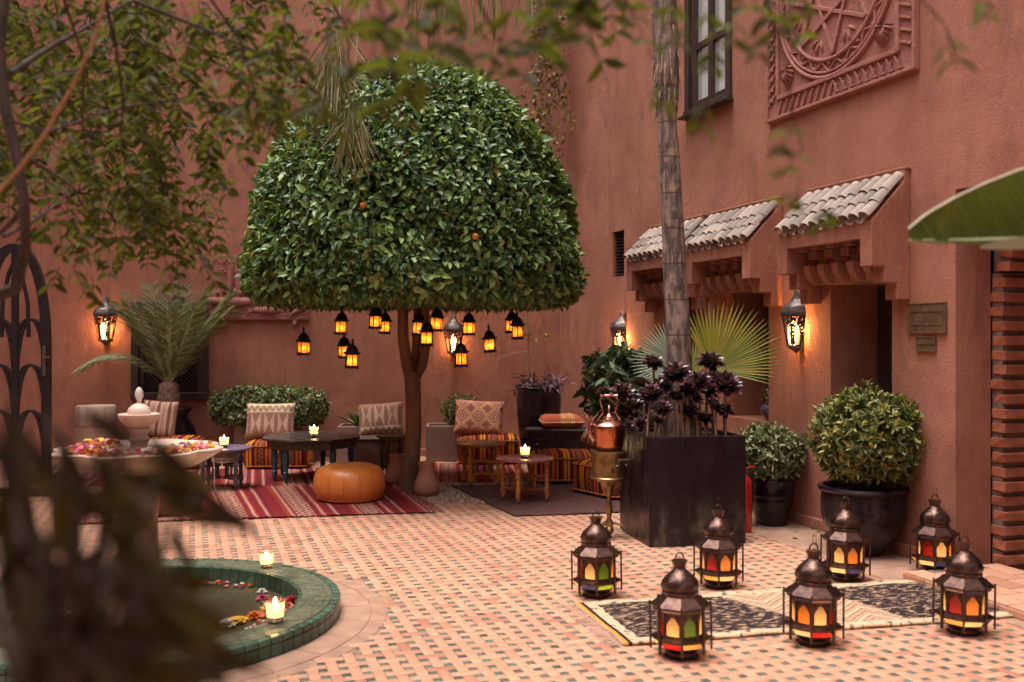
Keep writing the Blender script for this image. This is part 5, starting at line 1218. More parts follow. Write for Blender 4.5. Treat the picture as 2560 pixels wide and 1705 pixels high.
for x0_, z0_, x1_, z1_ in ((.42, .52, .70, .30), (.40, .44, .66, .24), (.50, .34, .75, .46), (.38, .38, .72, .36)): MB().tube([(x0_, -.07, z0_), (x1_, -.085, z1_)], .018, 8).build('oar', M_RELIEF, rs, smooth=60)
def fish(x_, z_, l, r_, fl=1):
    m = MB().ball((0, 0, 0), (l/2, .035, l*.13), 18, 10); m.prism([(-l*.42*fl, 0), (-l*.66*fl, l*.14), (-l*.60*fl, 0), (-l*.66*fl, -l*.14)] if fl < 0 else [(-l*.42, 0), (-l*.66, -l*.14), (-l*.60, 0), (-l*.66, l*.14)], -.02, .01, 'y')
    o = m.build('fish', M_RELIEF, rs, smooth=50, loc=(x_, -.066, z_)); o.rotation_euler = (0, r_, 0)
fish(.74, .13, .40, 0); fish(.12, .10, .22, 0); fish(1.02, .22, .24, .1); fish(1.17, .14, .26, -.5); fish(.55, .66, .30, .5)
for k in range(10): MB().tube([(.02+k*.14, -.062, rh_-.13), (.07+k*.14, -.066, rh_-.04), (.13+k*.14, -.062, rh_-.10)], .010, 5).build('ridge', M_RELIEF, rs, smooth=60)
MB().tube([(.26, -.066, rh_-.16), (.27, -.075, rh_*.62), (.25, -.066, rh_*.42)], [.05, .04, .05], 10).build('trunk_carving', M_RELIEF, rs, smooth=60)
for k in range(5): MB().ball((.10+k*.075, -.07, .36+.02*(k % 2)), (.026, .03, .04), 10, 8).build('rower', M_RELIEF, rs, smooth=60)
for k in range(8): MB().tube([(.03+k*.04, -.062, rh_*.72+.02*(k % 3)), (.12+k*.03, -.066, rh_*.78-.03*(k % 2))], .009, 5).build('ridge', M_RELIEF, rs, smooth=60)
# ------------------------------------------------------------------ the clipped topiary tree
L_ORG = leafmat('orange_tree_leaf', [S(40, 68, 36), S(66, 100, 48), S(134, 160, 88)], .22, .40, .5)
L_OLD = leafmat('yellowing_leaf', [S(70, 82, 30), S(120, 110, 40), S(150, 105, 35)], .3)
M_TRUNK = pmat('smooth_brown_bark', (.17, .085, .045, 1), (.10, .05, .03, 1), 7, .75, bmp=.5, bscale=30, stretch=(1, 1, .25), dist=.012)
TD = 10.25; tx = lambda px, d=TD: (px-1280)/FPX*d
tree = thing('topiary_orange_tree', 'large clipped dome-shaped orange tree hung with lanterns', 'tree', (tx(1022), TD, 0))
tb_ = tree.location
def trk(px, py, dy=0.0): p = PD(px, py, TD); return (p.x-tb_.x, dy, p.z)
tr = MB(); tr.tube([trk(1024, 1250), trk(1024, 1225), trk(1029, 1150), trk(1034, 1060), trk(1033, 990), trk(1030, 930)], [.125, .105, .088, .082, .08, .085], 16)
tr.tube([trk(1033, 960), trk(1018, 910), trk(1008, 850), trk(1007, 780), trk(985, 700), trk(950, 600)], [.07, .062, .058, .056, .05, .03], 12)
tr.tube([trk(1034, 950, .02), trk(1056, 910, .03), trk(1066, 850, .05), trk(1062, 780, .05), trk(1090, 690, .05), trk(1120, 600)], [.06, .052, .046, .045, .04, .02], 12)
tr.tube([trk(1034, 1000, .03), trk(1036, 900, .12), trk(1040, 760, .2), trk(1030, 600, .3)], [.05, .045, .04, .02], 10)
tr.build('trunk', M_TRUNK, tree, smooth=60)
CRP = [(1.985, 1.55), (2.03, 1.63), (2.15, 1.68), (2.3, 1.69), (2.48, 1.68), (2.66, 1.66), (2.85, 1.62), (3.03, 1.59), (3.21, 1.51), (3.39, 1.43), (3.58, 1.33), (3.76, 1.21), (3.94, 1.07), (4.10, .90), (4.20, .75), (4.27, .58), (4.31, .36), (4.325, .05)]
pz = np.array([a for a, _ in CRP]); prr = np.array([b*.985 for _, b in CRP])
ccx = tx(1041)-tb_.x
def crown(n, depth, L, Wd, face=.0, jag=.035):
    arc = np.concatenate([[0], np.cumsum(np.hypot(np.diff(pz), np.diff(prr)))]); cz_ = np.interp(rng.random(n)*arc[-1], arc, pz)
    # sample by area: weight by radius
    keep = rng.random(n) < (np.interp(cz_, pz, prr)/prr.max())*.85+.15; cz_ = cz_[keep]; n = len(cz_)
    a = rng.random(n)*TAU; r_ = np.interp(cz_, pz, prr); wob = 1+jag*np.sin(a*3+cz_*2.1)*np.sin(cz_*3+a*2)+jag*.5*np.sin(a*9+cz_*7)
    dep = depth*rng.random(n)**1.8; slope = np.gradient(prr, pz); nz_ = -np.interp(cz_, pz, slope); nr = np.stack([np.cos(a), np.sin(a), np.clip(nz_, -.6, 9)], 1); nr = unit(nr)
    p = np.stack([ccx+r_*wob*np.cos(a), r_*wob*np.sin(a), cz_], 1)-nr*dep[:, None]+rng.normal(size=(n, 3))*.012
    D = unit(nr*.55+rdir(n)*.8+np.array([0, 0, -.25])); U = unit(nr*1.0+rdir(n)*.45+np.array([0, 0, .35])); s_ = .65+.6*rng.random(n)
    return leaves(p, D, U, L*s_, Wd*s_, .22, .18)
def crown_bottom(n, L, Wd):
    r_ = np.sqrt(rng.random(n))*prr[0]*1.03; a = rng.random(n)*TAU; p = np.stack([ccx+r_*np.cos(a), r_*np.sin(a), pz[0]+.02-.06*rng.random(n)+.05*rng.random(n)], 1)
    D = unit(rdir(n)*.7+np.array([0, 0, -.6])); return leaves(p, D, unit(rdir(n)+np.array([0, 0, .6])), L*(.7+.5*rng.random(n)), Wd, .2, .15)
V, F = join([crown(40000, .10, .088, .046), crown(500, -.07, .09, .045), crown(9000, .45, .11, .06)]); tag(link('crown', np_mesh('crown', V, F, L_ORG, True), tree), kind='stuff')
V, F = join([crown_bottom(5200, .10, .05)]); tag(link('crown_underside', np_mesh('crown_underside', V, F, L_ORG, True), tree), kind='stuff')
V, F = join([crown(420, .02, .10, .05), crown_bottom(520, .09, .045)]); tag(link('yellow_leaves', np_mesh('yellow_leaves', V, F, L_OLD, True), tree), kind='stuff')
core = MB(); core.lathe([(r_*.80, z_*1.0) for r_, z_ in zip(prr, pz)], 40, c=(ccx, 0, 0)); core.build('solid_crown_core', pmat('dark_core_fill', (.014, .022, .010, 1), (.03, .035, .015, 1), 14, .95, bmp=1.0, bscale=22, dist=.05), tree, smooth=70)  # solid dark core added inside the leaves to block the view through them
M_ORANGE = pmat('orange_fruit', (.75, .26, .02, 1), (.62, .16, .015, 1), 9, .4, bmp=.2)
for px, py in ((912, 515), (1192, 590)):
    p = PD(px, py, 8.72); q = p-tb_; k = math.hypot(q.x-ccx, q.y); rr_ = float(np.interp(q.z, pz, prr)); q.x = ccx+(q.x-ccx)*rr_/k*.99; q.y *= rr_/k*.99
    MB().ball(tuple(q), .030, 14, 10).build('orange', M_ORANGE, tree, smooth=60)

# ------------------------------------------------------------------ clipped bushes and shrubs
def bush(name, label, c, r, n, L, Wd, cols, stem=None, cluster=1, power=2.0, depth=.3, jag=.06, lo=-.95, trans=.2, up=.35, cat='bush'):
    t = thing(name, label, cat, (c[0], c[1], stem if stem is not None else c[2]-r[2])); o = np.array(t.location)
    mt = leafmat(name+'_leaf', cols, trans, .45)
    V, F = join([bush_leaves(int(n*.75), np.array(c)-o, r, L, Wd, depth, up, cluster, jag, lo, power), bush_leaves(int(n*.25), np.array(c)-o, np.array(r)*.72, L, Wd, .6, up, cluster, jag, lo, power)])
    tag(link('foliage', np_mesh('foliage', V, F, mt, True), t), kind='stuff')
    m = MB(); cz_ = c[2]-o[2]
    for k in range(9):
        a = TAU*k/9+random.random(); rr_ = random.uniform(.3, .75); m.tube([(random.gauss(0, .01), random.gauss(0, .01), -.02), (r[0]*rr_*.3*math.cos(a), r[1]*rr_*.3*math.sin(a), cz_*.5), (r[0]*rr_*math.cos(a), r[1]*rr_*math.sin(a), cz_+r[2]*random.uniform(-.3, .6))], [.011, .008, .003], 6)
    m.build('stems', M_TRUNK, t, smooth=60); return t
bush('clipped_bush', 'round yellow-tipped clipped bush in the largest dark pot', (big.x+.035, big.y, .86), (.385, .385, .345), 8400, .062, .021, [S(50, 66, 36), S(82, 98, 46), S(160, 150, 78)], .47, 6, jag=.10)
bush('clipped_bush', 'grey-green clipped bush in the medium ribbed pot', (mid.x-.04, mid.y, .60), (.30, .30, .235), 4600, .055, .021, [S(62, 76, 46), S(104, 112, 72), S(160, 158, 116)], .37, 6, jag=.07)
bush('leafy_shrub', 'broad-leaved dark green shrub below the far wall lamp', (tx(1552, 10.2), 10.2, 1.10), (.38, .36, .36), 1500, .12, .055, [S(34, 46, 28), S(52, 66, 38), S(84, 96, 58)], .72, 5, jag=.12, depth=.5, up=.0)
bush('clipped_hedge', 'long low clipped hedge growing from the taupe trough', (tx(672, 12.75), 12.8, .69), (.70, .30, .245), 6500, .062, .03, [S(62, 76, 46), S(94, 108, 64), S(150, 156, 104)], .42, 5, power=4.0, jag=.05, cat='hedge')
bush('clipped_bush', 'small round bush in the planter right of the trunk', (tx(1153, 12.9), 12.95, .64), (.25, .24, .20), 2600, .04, .017, [S(52, 62, 34), S(80, 90, 44), S(128, 132, 70)], .43, 5)
bush('ledge_plant', 'small leafy plant in the violet-grey bowl on the ledge', (bz.x, bz.y, bz.z+.20), (.10, .09, .10), 220, .05, .022, [S(60, 66, 30), S(96, 100, 44), S(140, 128, 60)], bz.z+.135, 3, depth=.6, jag=.2, cat='plant')

# agave in the middle planter, purple plant in the tall pot
def rosette(c, n, L, Wd, mat, name, parent, el0=.35, el1=1.35, droop=.05, curl=0):
    a = np.arange(n)*2.39996; el = el0+(el1-el0)*np.arange(n)/n; D = np.stack([np.cos(a)*np.cos(el), np.sin(a)*np.cos(el), np.sin(el)], 1)
    U = np.stack([-np.cos(a)*np.sin(el), -np.sin(a)*np.sin(el), np.cos(el)], 1); sc = 1-.55*(np.arange(n)/n)**2
    V, F = leaves(np.tile([c], (n, 1)).astype(float), D, U, L*sc, Wd*sc, .3, droop); return V, F
ag = thing('agave', 'spiky green agave in the middle taupe planter', 'plant', (-2.0, 12.9, .43)); V, F = rosette((0, 0, 0), 18, .34, .07, None, '', ag, .3, 1.45)
link('blades', np_mesh('blades', V, F, leafmat('agave_leaf', [S(46, 60, 34), S(66, 80, 46), S(96, 106, 62)], .1), True), ag)
pu = thing('purple_trailing_plant', 'purple-leaved plant with bare climbing stems in the tall black pot', 'plant', tall+Vector((0, 0, .93)))
parts = []
for k in range(26):
    a = random.random()*TAU; r_ = random.uniform(.05, .23); c = np.array([r_*math.cos(a), r_*math.sin(a), 0]); n = 8; out = np.array([math.cos(a), math.sin(a), 0])
    ln = random.uniform(.12, .34); pts = [c+out*ln*.6*s_+np.array([0, 0, ln*(s_-1.1*s_*s_*random.uniform(.2, 1.3))]) for s_ in np.linspace(.1, 1, n)]
    D = rdir(n)*.8+out*.5+np.array([0, 0, .4]); parts.append(leaves(np.array(pts), D, rdir(n)+np.array([0, 0, 1.0]), .12, .034, .3, .3))
V, F = join(parts); tag(link('purple_leaves', np_mesh('purple_leaves', V, F, leafmat('purple_leaf', [S(46, 28, 44), S(84, 54, 78), S(128, 92, 112)], .15), True), pu), kind='stuff')
vn = MB()
def vine_path(pts, r0, r1, mb=None, seg=6): mb.tube(pts, [r0+(r1-r0)*i/(len(pts)-1) for i in range(len(pts))], seg)
o_ = pu.location
vs_ = [PD(a, b, 12.7)-o_ for a, b in ((1322, 960), (1318, 900), (1322, 850), (1316, 800), (1320, 770), (1338, 745))]; vine_path(vs_, .014, .006, vn)
vine_path([PD(a, b, 12.7)-o_ for a, b in ((1328, 965), (1334, 900), (1344, 870), (1330, 840), (1316, 815), (1308, 790))], .011, .004, vn)
vine_path([PD(a, b, 12.7)-o_ for a, b in ((1318, 880), (1290, 882), (1255, 892), (1232, 915), (1228, 940), (1240, 968))], .006, .003, vn); vine_path([PD(a, b, 12.7)-o_ for a, b in ((1336, 870), (1352, 900), (1360, 940), (1350, 970))], .006, .003, vn)
vn.build('climbing_stems', pmat('pale_vine_bark', (.34, .22, .15, 1), (.22, .13, .09, 1), 20, .85), pu, smooth=60)
cp = np.array([tuple(PD(random.uniform(1310, 1375), random.uniform(825, 850), 12.7)-o_) for _ in range(16)]); V, F = leaves(cp, rdir(16), rdir(16)+np.array([0, 0, 1.0]), .07, .04)
tag(link('green_leaves', np_mesh('green_leaves', V, F, L_OLD, True), pu), kind='stuff')

# ------------------------------------------------------------------ the palm in the cube planter, with succulents round its foot
def palmbark():
    m, b = start('ringed_palm_bark'); co = coord(); x_, y_, z_ = xyz(co); n = noise(vscale(co, (9, 9, 1.4)), 3, 6, .6); zz = z_+noise(co, 3, 2)*.05
    rg = fract(zz/.285); col = cmix(smooth(n, .40, .62), (.085, .060, .052, 1), (.26, .185, .15, 1)); col = cmix(inr(rg, .0, .22)*smooth(n, .38, .62)*smooth(noise(co, 1.7, 3), .42, .6)*.8, col, (.36, .245, .175, 1))
    col = cmix((rg > .955)*.75, col, (.05, .03, .025, 1)); col = cmix(smooth(noise(co, 9, 6, .65), .53, .62)*.7, col, (.045, .03, .028, 1)); col = cmix(smooth(noise(co, 5, 5), .58, .68)*.5, col, (.40, .29, .24, 1))
    fine = noise(vscale(co, (30, 30, 2.0)), 4, 4)
    put(b.inputs['Base Color'], col); b.inputs['Roughness'].default_value = .9; bump(b, n*1.0+fine*.6-(rg > .95)*1.0, .8, .015); return m
M_PALM = palmbark()
pl = thing('tall_palm', 'tall ringed palm trunk rising out of the black cube planter', 'palm', (tx(1699, 8.03), 8.03, .80))
pm = [(1112, 60, 1699), (1080, 55, 1699), (1040, 48, 1698), (990, 40, 1697), (930, 33.5, 1697), (850, 31, 1696), (760, 30, 1692), (640, 28.5, 1685), (500, 27, 1679), (380, 25, 1672), (300, 24, 1668), (240, 30, 1667), (120, 31, 1664), (0, 31, 1661), (-150, 32, 1656)]
NS = 120; ys = np.array([a for a, _, _ in pm], float); zz = CAMH+(HOR-ys)/FPX*8.03; rad = np.array([b for _, b, _ in pm])/FPX*8.03; cxs = np.array([tx(c, 8.03) for _, _, c in pm])-pl.location.x
zs = np.linspace(zz[0], zz[-1], NS); m = MB(); vsx = []
for z in zs:
    r_ = float(np.interp(z, zz, rad)); c_ = float(np.interp(z, zz, cxs)); ph = (z/.285) % 1; r_ *= 1+.035*(1-min(1, ph*6))+.02*(ph > .9)
    for k in range(28): a = TAU*k/28; q = r_*(1+.018*math.sin(a*5+z*9)+.012*math.sin(a*11-z*17)); vsx.append((c_+q*math.cos(a), q*math.sin(a), z-.80))
m.add(vsx, [(i*28+k, i*28+(k+1) % 28, (i+1)*28+(k+1) % 28, (i+1)*28+k) for i in range(NS-1) for k in range(28)]); m.build('trunk', M_PALM, pl, smooth=70)
bk = MB()
for k in range(46):                                              # torn fibre and old leaf bases on the upper trunk
    z = random.uniform(3.4, 4.6)-.8; a = random.random()*TAU; c_ = float(np.interp(z+.8, zz, cxs)); r_ = float(np.interp(z+.8, zz, rad))
    p = Vector((c_+r_*math.cos(a), r_*math.sin(a), z)); bk.tube([p, p+Vector((.012*math.cos(a), .012*math.sin(a), -.05)), p+Vector((.02*math.cos(a)+random.gauss(0, .01), .02*math.sin(a), -.05-random.uniform(.03, .12)))], [.010, .006, .002], 5)
tag(bk.build('bark_fibre', pmat('dry_fibre', (.42, .28, .18, 1), (.25, .15, .10, 1), 20, .95), pl), kind='stuff')
def pfrond(L, nl, ll, rise, droop, az, mat_r, wd=.012, el=.9):
    pts = []
    for i in range(16):
        s_ = i/15; r_ = L*s_*math.cos(el)*(1+.1*s_); z = L*s_*math.sin(el)-droop*L*s_*s_; pts.append(np.array([r_*math.cos(az), r_*math.sin(az), z]))
    pts = np.array(pts); s_ = np.linspace(.10, .99, nl); ip = np.stack([np.interp(s_, np.linspace(0, 1, 16), pts[:, k]) for k in range(3)], 1)
    tg = unit(np.stack([np.gradient(ip[:, k]) for k in range(3)], 1)); sd = np.array([-math.sin(az), math.cos(az), 0.0]); up = unit(np.cross(sd, tg))
    ps = []
    for sg in (-1, 1):
        D = unit(tg*.75+sd*sg*.75+up*(.45 if True else 0)+rng.normal(size=(nl, 3))*.10); l_ = ll*(np.sin(np.clip(s_, .05, 1)*PI*.85)*.7+.35)*(.85+.3*rng.random(nl)); ps.append(leaves(ip, D, np.cross(D, tg)*sg, l_, np.full(nl, wd), .4, .08))
    return pts, join(ps)
# succulent rosettes
L_AEO = leafmat('black_aeonium_leaf', [S(30, 14, 24), S(52, 26, 36), S(112, 72, 74)], .06, .22, .7); M_AST = pmat('pale_succulent_stem', (.34, .22, .15, 1), (.22, .14, .10, 1), 16, .8, bmp=.4)
AE = [(1512, 985, 8.2, 1592, .06), (1555, 985, 8.15, 1594, .075), (1633, 912, 8.1, 1640, .075), (1628, 990, 7.9, 1618, .085), (1690, 940, 7.76, 1712, .095), (1745, 960, 7.9, 1752, .085), (1775, 910, 8.15, 1782, .09), (1812, 965, 7.95, 1814, .10), (1690, 995, 7.74, 1700, .05), (1655, 1025, 7.70, 1660, .065), (1735, 1000, 7.85, 1745, .06), (1590, 1015, 8.1, 1612, .055), (1785, 1015, 7.85, 1790, .055), (1642, 1055, 7.75, 1640, .045)]
AE += [(1560, 1035, 8.15, 1598, .07), (1605, 965, 8.25, 1612, .075), (1660, 965, 8.0, 1652, .075), (1720, 1030, 7.84, 1722, .065), (1765, 980, 8.1, 1768, .08), (1760, 1050, 7.86, 1764, .06), (1808, 1030, 7.98, 1812, .065), (1600, 1060, 7.98, 1622, .05), (1720, 975, 7.84, 1716, .06), (1785, 950, 8.3, 1790, .07)]
ael = ['far left black aeonium, above the kettle handle', 'black aeonium right of the kettle handle', 'tallest black aeonium left of the palm trunk', 'wide black aeonium just left of the palm trunk', 'large black aeonium centred in front of the palm trunk', 'black aeonium touching the right side of the palm trunk', 'tallest black aeonium on the right, under the green fan leaf', 'rightmost large black aeonium in the cube planter', 'small black aeonium in front of the trunk below the large one', 'low black aeonium leaning left of the trunk foot', 'small black aeonium low at the right of the trunk', 'small black aeonium over the twin pale stems on the left', 'small reddish black aeonium low on the right', 'lowest black aeonium beside the trunk foot', 'black aeonium low over the left rim of the cube planter', 'black aeonium behind the wide one, left of the trunk', 'black aeonium touching the left side of the palm trunk', 'small low black aeonium in front of the trunk foot, right of centre', 'black aeonium between the two tall ones on the right', 'low black aeonium right of the trunk near the planter rim', 'low black aeonium below the rightmost large one', 'tiny black aeonium low at the left near corner of the planter', 'small black aeonium overlapping the right side of the large central one', 'black aeonium farthest back on the right']
for (px, py, d, bx_, r_), lb in zip(AE, ael):
    base = Vector((tx(bx_, d), d, .81)); base.y = max(base.y, 7.82); top = PD(px, py, d); t = thing('black_aeonium', lb, 'succulent', base, 0, 'black aeonium rosettes in the cube planter'); q = top-base
    mm = MB(); mm.tube([(0, 0, -.02), tuple(Vector((q.x*.25, q.y*.25, q.z*.45))), tuple(Vector((q.x*.8, q.y*.8, q.z*.85))), tuple(q)], [.012, .010, .009, .012], 8); mm.build('stem', M_AST, t, smooth=60)
    V, F = rosette((0, 0, 0), 42, r_*1.55, r_*.80, None, '', t, -.35, 1.35, -.22); V = (V @ np.array(Euler((R(28)+random.gauss(0, .15), random.gauss(0, .2), 0)).to_matrix()).T)+np.array(q); link('rosette', np_mesh('rosette', V, F, L_AEO, True), t)
# fan palm between planter and wall
fp = thing('fan_palm', 'fan palm with wide pleated green leaves behind the tall palm trunk', 'palm', (tx(1720, 8.9), 8.95, 0))
L_FAN = leafmat('fan_palm_leaf', [S(96, 112, 30), S(132, 136, 36), S(160, 146, 48)], .45, .5); L_FANP = leafmat('pale_fan_leaf', [S(120, 140, 110), S(140, 156, 126), S(156, 164, 138)], .3, .5)
def fan(hub, nrm, upv, L, n, span, mat, name):
    hub = np.array(hub); nrm = unit(np.array(nrm, float)); upv = np.array(upv, float); upv = unit(upv-nrm*upv.dot(nrm)); sd = np.cross(upv, nrm)
    a = np.linspace(-span/2, span/2, n); D = upv*np.cos(a)[:, None]+sd*np.sin(a)[:, None]; D = unit(D+nrm*.16*np.abs(np.sin(a))[:, None]); L_ = L*(1-.16*(np.abs(a)/(span/2))**2)*(.93+.1*rng.random(n)); da = span/n
    V, F = [], []
    U = np.tile(nrm, (n, 1)); S_ = np.cross(D, U); st = [0, .3, .55, .72, .88, 1.0]; wf = [.02, 1.0, 1.0, .80, .42, .03]
    for k in range(n):
        for s_, w_ in zip(st, wf):
            c = hub+D[k]*L_[k]*s_; wd = w_*L_[k]*min(s_, .55)*da*.53; dr_ = np.array([0, 0, -.05*L*max(0, s_-.6)]); V += [c+S_[k]*wd+nrm*wd*.5+dr_, c-nrm*wd*.2+dr_, c-S_[k]*wd+nrm*wd*.5+dr_]
        o = k*len(st)*3
        for i in range(len(st)-1): F += [(o+i*3, o+i*3+1, o+i*3+4, o+i*3+3), (o+i*3+1, o+i*3+2, o+i*3+5, o+i*3+4)]
    return link(name, np_mesh(name, np.array(V), [np.array(F)], mat, False), fp)
o_ = np.array(fp.location)
h1 = np.array(PD(1782, 925, 8.75))-o_; fan(h1, (-.3, -.9, .30), (.62, 0, .78), .66, 36, R(136), L_FAN, 'fan_leaf')
h2 = np.array(PD(1690, 905, 8.95))-o_; fan(h2, (-.2, -.9, .25), (-.95, 0, .35), .42, 38, R(190), L_FANP, 'fan_leaf')
h3 = np.array(PD(1730, 950, 9.05))-o_; fan(h3, (.1, -.9, .4), (-.1, 0, 1.0), .46, 26, R(100), L_FAN, 'fan_leaf')
m = MB()
for hh in (h1, h2, h3): m.tube([(0, 0, 0), tuple(hh*.5+np.array([0, 0, .12])), tuple(hh)], [.016, .011, .008], 7); 
m.build('leaf_stalks', pmat('green_stalk', (.16, .17, .04, 1), (.22, .18, .06, 1), 9, .6), fp, smooth=60)
# small date palm in the urn
dp = thing('small_date_palm', 'small date palm with feathery fronds standing in the dark urn', 'palm', ur+Vector((0, 0, .69)))
L_DP = leafmat('date_palm_leaflet', [S(76, 88, 52), S(108, 118, 74), S(160, 158, 112)], .25, .5); M_DPR = pmat('frond_stalk', (.22, .20, .08, 1), (.30, .24, .12, 1), 8, .6)
st_ = MB().lathe([(.08, 0), (.125, .05), (.135, .13), (.115, .22), (.12, .29), (.09, .33), (.0001, .34)], 20, mod=lambda a, z: 1+.10*math.sin(a*7+z*60)); st_.build('bulb', pmat('scaly_palm_base', (.30, .17, .12, 1), (.13, .07, .05, 1), 26, .9, bmp=1.0, bscale=40, dist=.02), dp, smooth=60)
for az, el, L, dr_ in ((174, .90, 1.9, .66), (165, 1.2, 1.5, .10), (140, 1.32, 1.5, .06), (100, 1.42, 1.45, .04), (40, 1.26, 1.5, .08), (15, 1.12, 1.6, .12), (4, 1.12, 1.6, .12), (-8, 1.02, 1.5, .14), (-35, 1.2, 1.3, .15), (-70, 1.3, 1.2, .15), (-120, 1.3, 1.2, .12), (-165, 1.22, 1.35, .12), (190, 1.15, 1.4, .12), (75, 1.38, 1.4, .05), (25, 1.3, 1.45, .08)):
    pts, (V, F) = pfrond(L*.95, 64, .27, 0, dr_, R(az), None, .014, el); fo = link('frond', np_mesh('frond', V+np.array([0, 0, .28]), F, L_DP, True), dp)
    MB().tube([tuple(p+np.array([0, 0, .28])) for p in pts], [.011-.009*i/15 for i in range(16)], 6).build('midrib', M_DPR, fo, smooth=60)

# dry fronds hanging from above
hf = thing('hanging_palm_fronds', 'dry palm fronds hanging down in front of the topiary crown', 'fronds', PD(870, -40, 8.4))
L_DRY = leafmat('dry_palm_leaf', [S(58, 68, 36), S(96, 100, 56), S(164, 146, 104)], .3, .6); o_ = np.array(hf.location); ps = []
for cxp, y0, y1, n, sp in ((838, 60, 360, 120, 70), (880, 250, 385, 70, 60), (815, 120, 330, 60, 60)):
    for k in range(n):
        p = np.array(PD(cxp+random.gauss(0, 12), y0+random.random()*(y1-y0)*.45, 8.4+random.gauss(0, .15)))-o_; dr_ = np.array([random.gauss(-.05, .30), random.gauss(0, .2), -1.0]); ps.append(leaves(p[None], dr_[None], np.array([[0, -1.0, .2]])+rng.normal(size=(1, 3))*.5, np.array([random.uniform(.35, .62)]), np.array([.013]), .4, -.02))
for cxp, n in ((1110, 40), (1330, 26), (1230, 22)):
    for k in range(n):
        p = np.array(PD(cxp+random.gauss(0, 45), -60+random.random()*40, 8.4+random.gauss(0, .2)))-o_; dr_ = np.array([random.gauss(0, .12), 0, -1.0]); ps.append(leaves(p[None], dr_[None], np.array([[0, -1.0, .2]])+rng.normal(size=(1, 3))*.5, np.array([random.uniform(.3, .62)]), np.array([.013]), .4, -.02))
V, F = join(ps); tag(link('leaf_strips', np_mesh('leaf_strips', V, F, L_DRY, True), hf), kind='stuff')
m = MB()
for cxp, ytop in ((838, 60), (880, 250), (815, 120)): m.tube([tuple(PD(cxp+40, -400, 8.5)-hf.location), tuple(PD(cxp+25, -60, 8.45)-hf.location), tuple(PD(cxp, ytop+60, 8.4)-hf.location)], [.02, .016, .006], 7)
for cxp in (1110, 1230, 1330): m.tube([tuple(PD(cxp+250, -400, 8.6)-hf.location), tuple(PD(cxp, -90, 8.4)-hf.location), tuple(PD(cxp-120, -60, 8.4)-hf.location)], [.02, .014, .006], 7)
m.build('frond_stalks', M_DPR, hf, smooth=60)

# creeper on the corner pier
cr = thing('wall_creeper', 'sparse dry creeper hanging down the corner of the back wall', 'vine', PD(1385, 0, 12.9)); o_ = cr.location; m = MB(); lp = []
for k in range(13):
    x_ = random.uniform(1345, 1420); y1 = random.choice((150, 260, 330, 380, 420)); pts = []
    for i in range(14):
        s_ = i/13; pts.append(PD(x_+14*math.sin(i*.9+k)+random.gauss(0, 4), -120+(y1+120)*s_, 12.9+.05*math.sin(i+k))-o_)
    vine_path([tuple(p) for p in pts], .007, .003, m, 5); lp += [np.array(p)+rng.normal(size=3)*.06 for p in pts for _ in range(5)]
m.build('stems', pmat('dry_vine', (.34, .22, .16, 1), (.22, .13, .10, 1), 20, .9), cr, smooth=60)
lp = np.array(lp); V, F = leaves(lp, rdir(len(lp))+np.array([0, -.4, -.3]), rdir(len(lp))+np.array([0, -.6, .5]), .075*(.6+.7*rng.random(len(lp))), .045, .2, .1)
tag(link('leaves', np_mesh('leaves', V, F, leafmat('creeper_leaf', [S(64, 74, 40), S(100, 98, 54), S(168, 140, 74)], .3), True), cr), kind='stuff')

# fallen leaves
for px, py in ((1990, 1330), (2025, 1322), (2040, 1330), (1150, 1230), (1455, 1268), (1980, 1345)):
    c = np.array(P(px, py, .004)); V, F = leaves(np.array([[0, 0, 0.0]]), rdir(1)*np.array([[1, 1, .1]]), np.array([[0, 0, 1.0]]), np.array([.06]), np.array([.03]), .3, .0); o = link('fallen_leaf', np_mesh('fallen_leaf', V, F, L_OLD, True), loc=c)
    tag(o, {1990: 'small green fallen leaf on the paving near the wall', 2025: 'dry fallen leaf against the plinth left of the largest pot', 2040: 'dry curled fallen leaf touching the largest pot', 1150: 'dark fallen leaf on the gravel right of the clay jar', 1455: 'pale fallen leaf on the maroon rug', 1980: 'fallen leaf lying nearest the camera by the plinth'}[px], 'leaf', 'fallen leaves')

# ------------------------------------------------------------------ near foliage
L_OV = leafmat('overhanging_leaf', [S(30, 30, 12), S(48, 50, 16), S(92, 94, 28)], .45, .55, .2); M_TWIG = pmat('dark_twig', (.025, .012, .010, 1), (.05, .024, .016, 1), 12, .8); M_TWIGL = pmat('tan_twig', (.30, .13, .05, 1), (.22, .09, .035, 1), 12, .7)
SCL = 1.0
ov = thing('overhanging_tree', 'slender tree leaning in from the top left with drooping leafy twigs', 'tree', PD(-160, 1500, 3.6)*1.0); ov.location.z = 0; o_ = ov.location
def pd(px, py, d): return tuple(PD(px, py, d)-o_)
m = MB()
m.tube([(0, 0, 0), pd(-120, 1000, 3.5), pd(-60, 760, 3.4), pd(40, 720, 3.3), pd(64, 620, 3.2), pd(60, 500, 3.2), pd(40, 380, 3.2), pd(14, 270, 3.2), pd(0, 120, 3.2), pd(20, -80, 3.2)], [.06, .05, .035, .020, .017, .017, .018, .018, .016, .013], 10)
m.build('trunk', M_TWIG, ov, smooth=60)
m = MB()
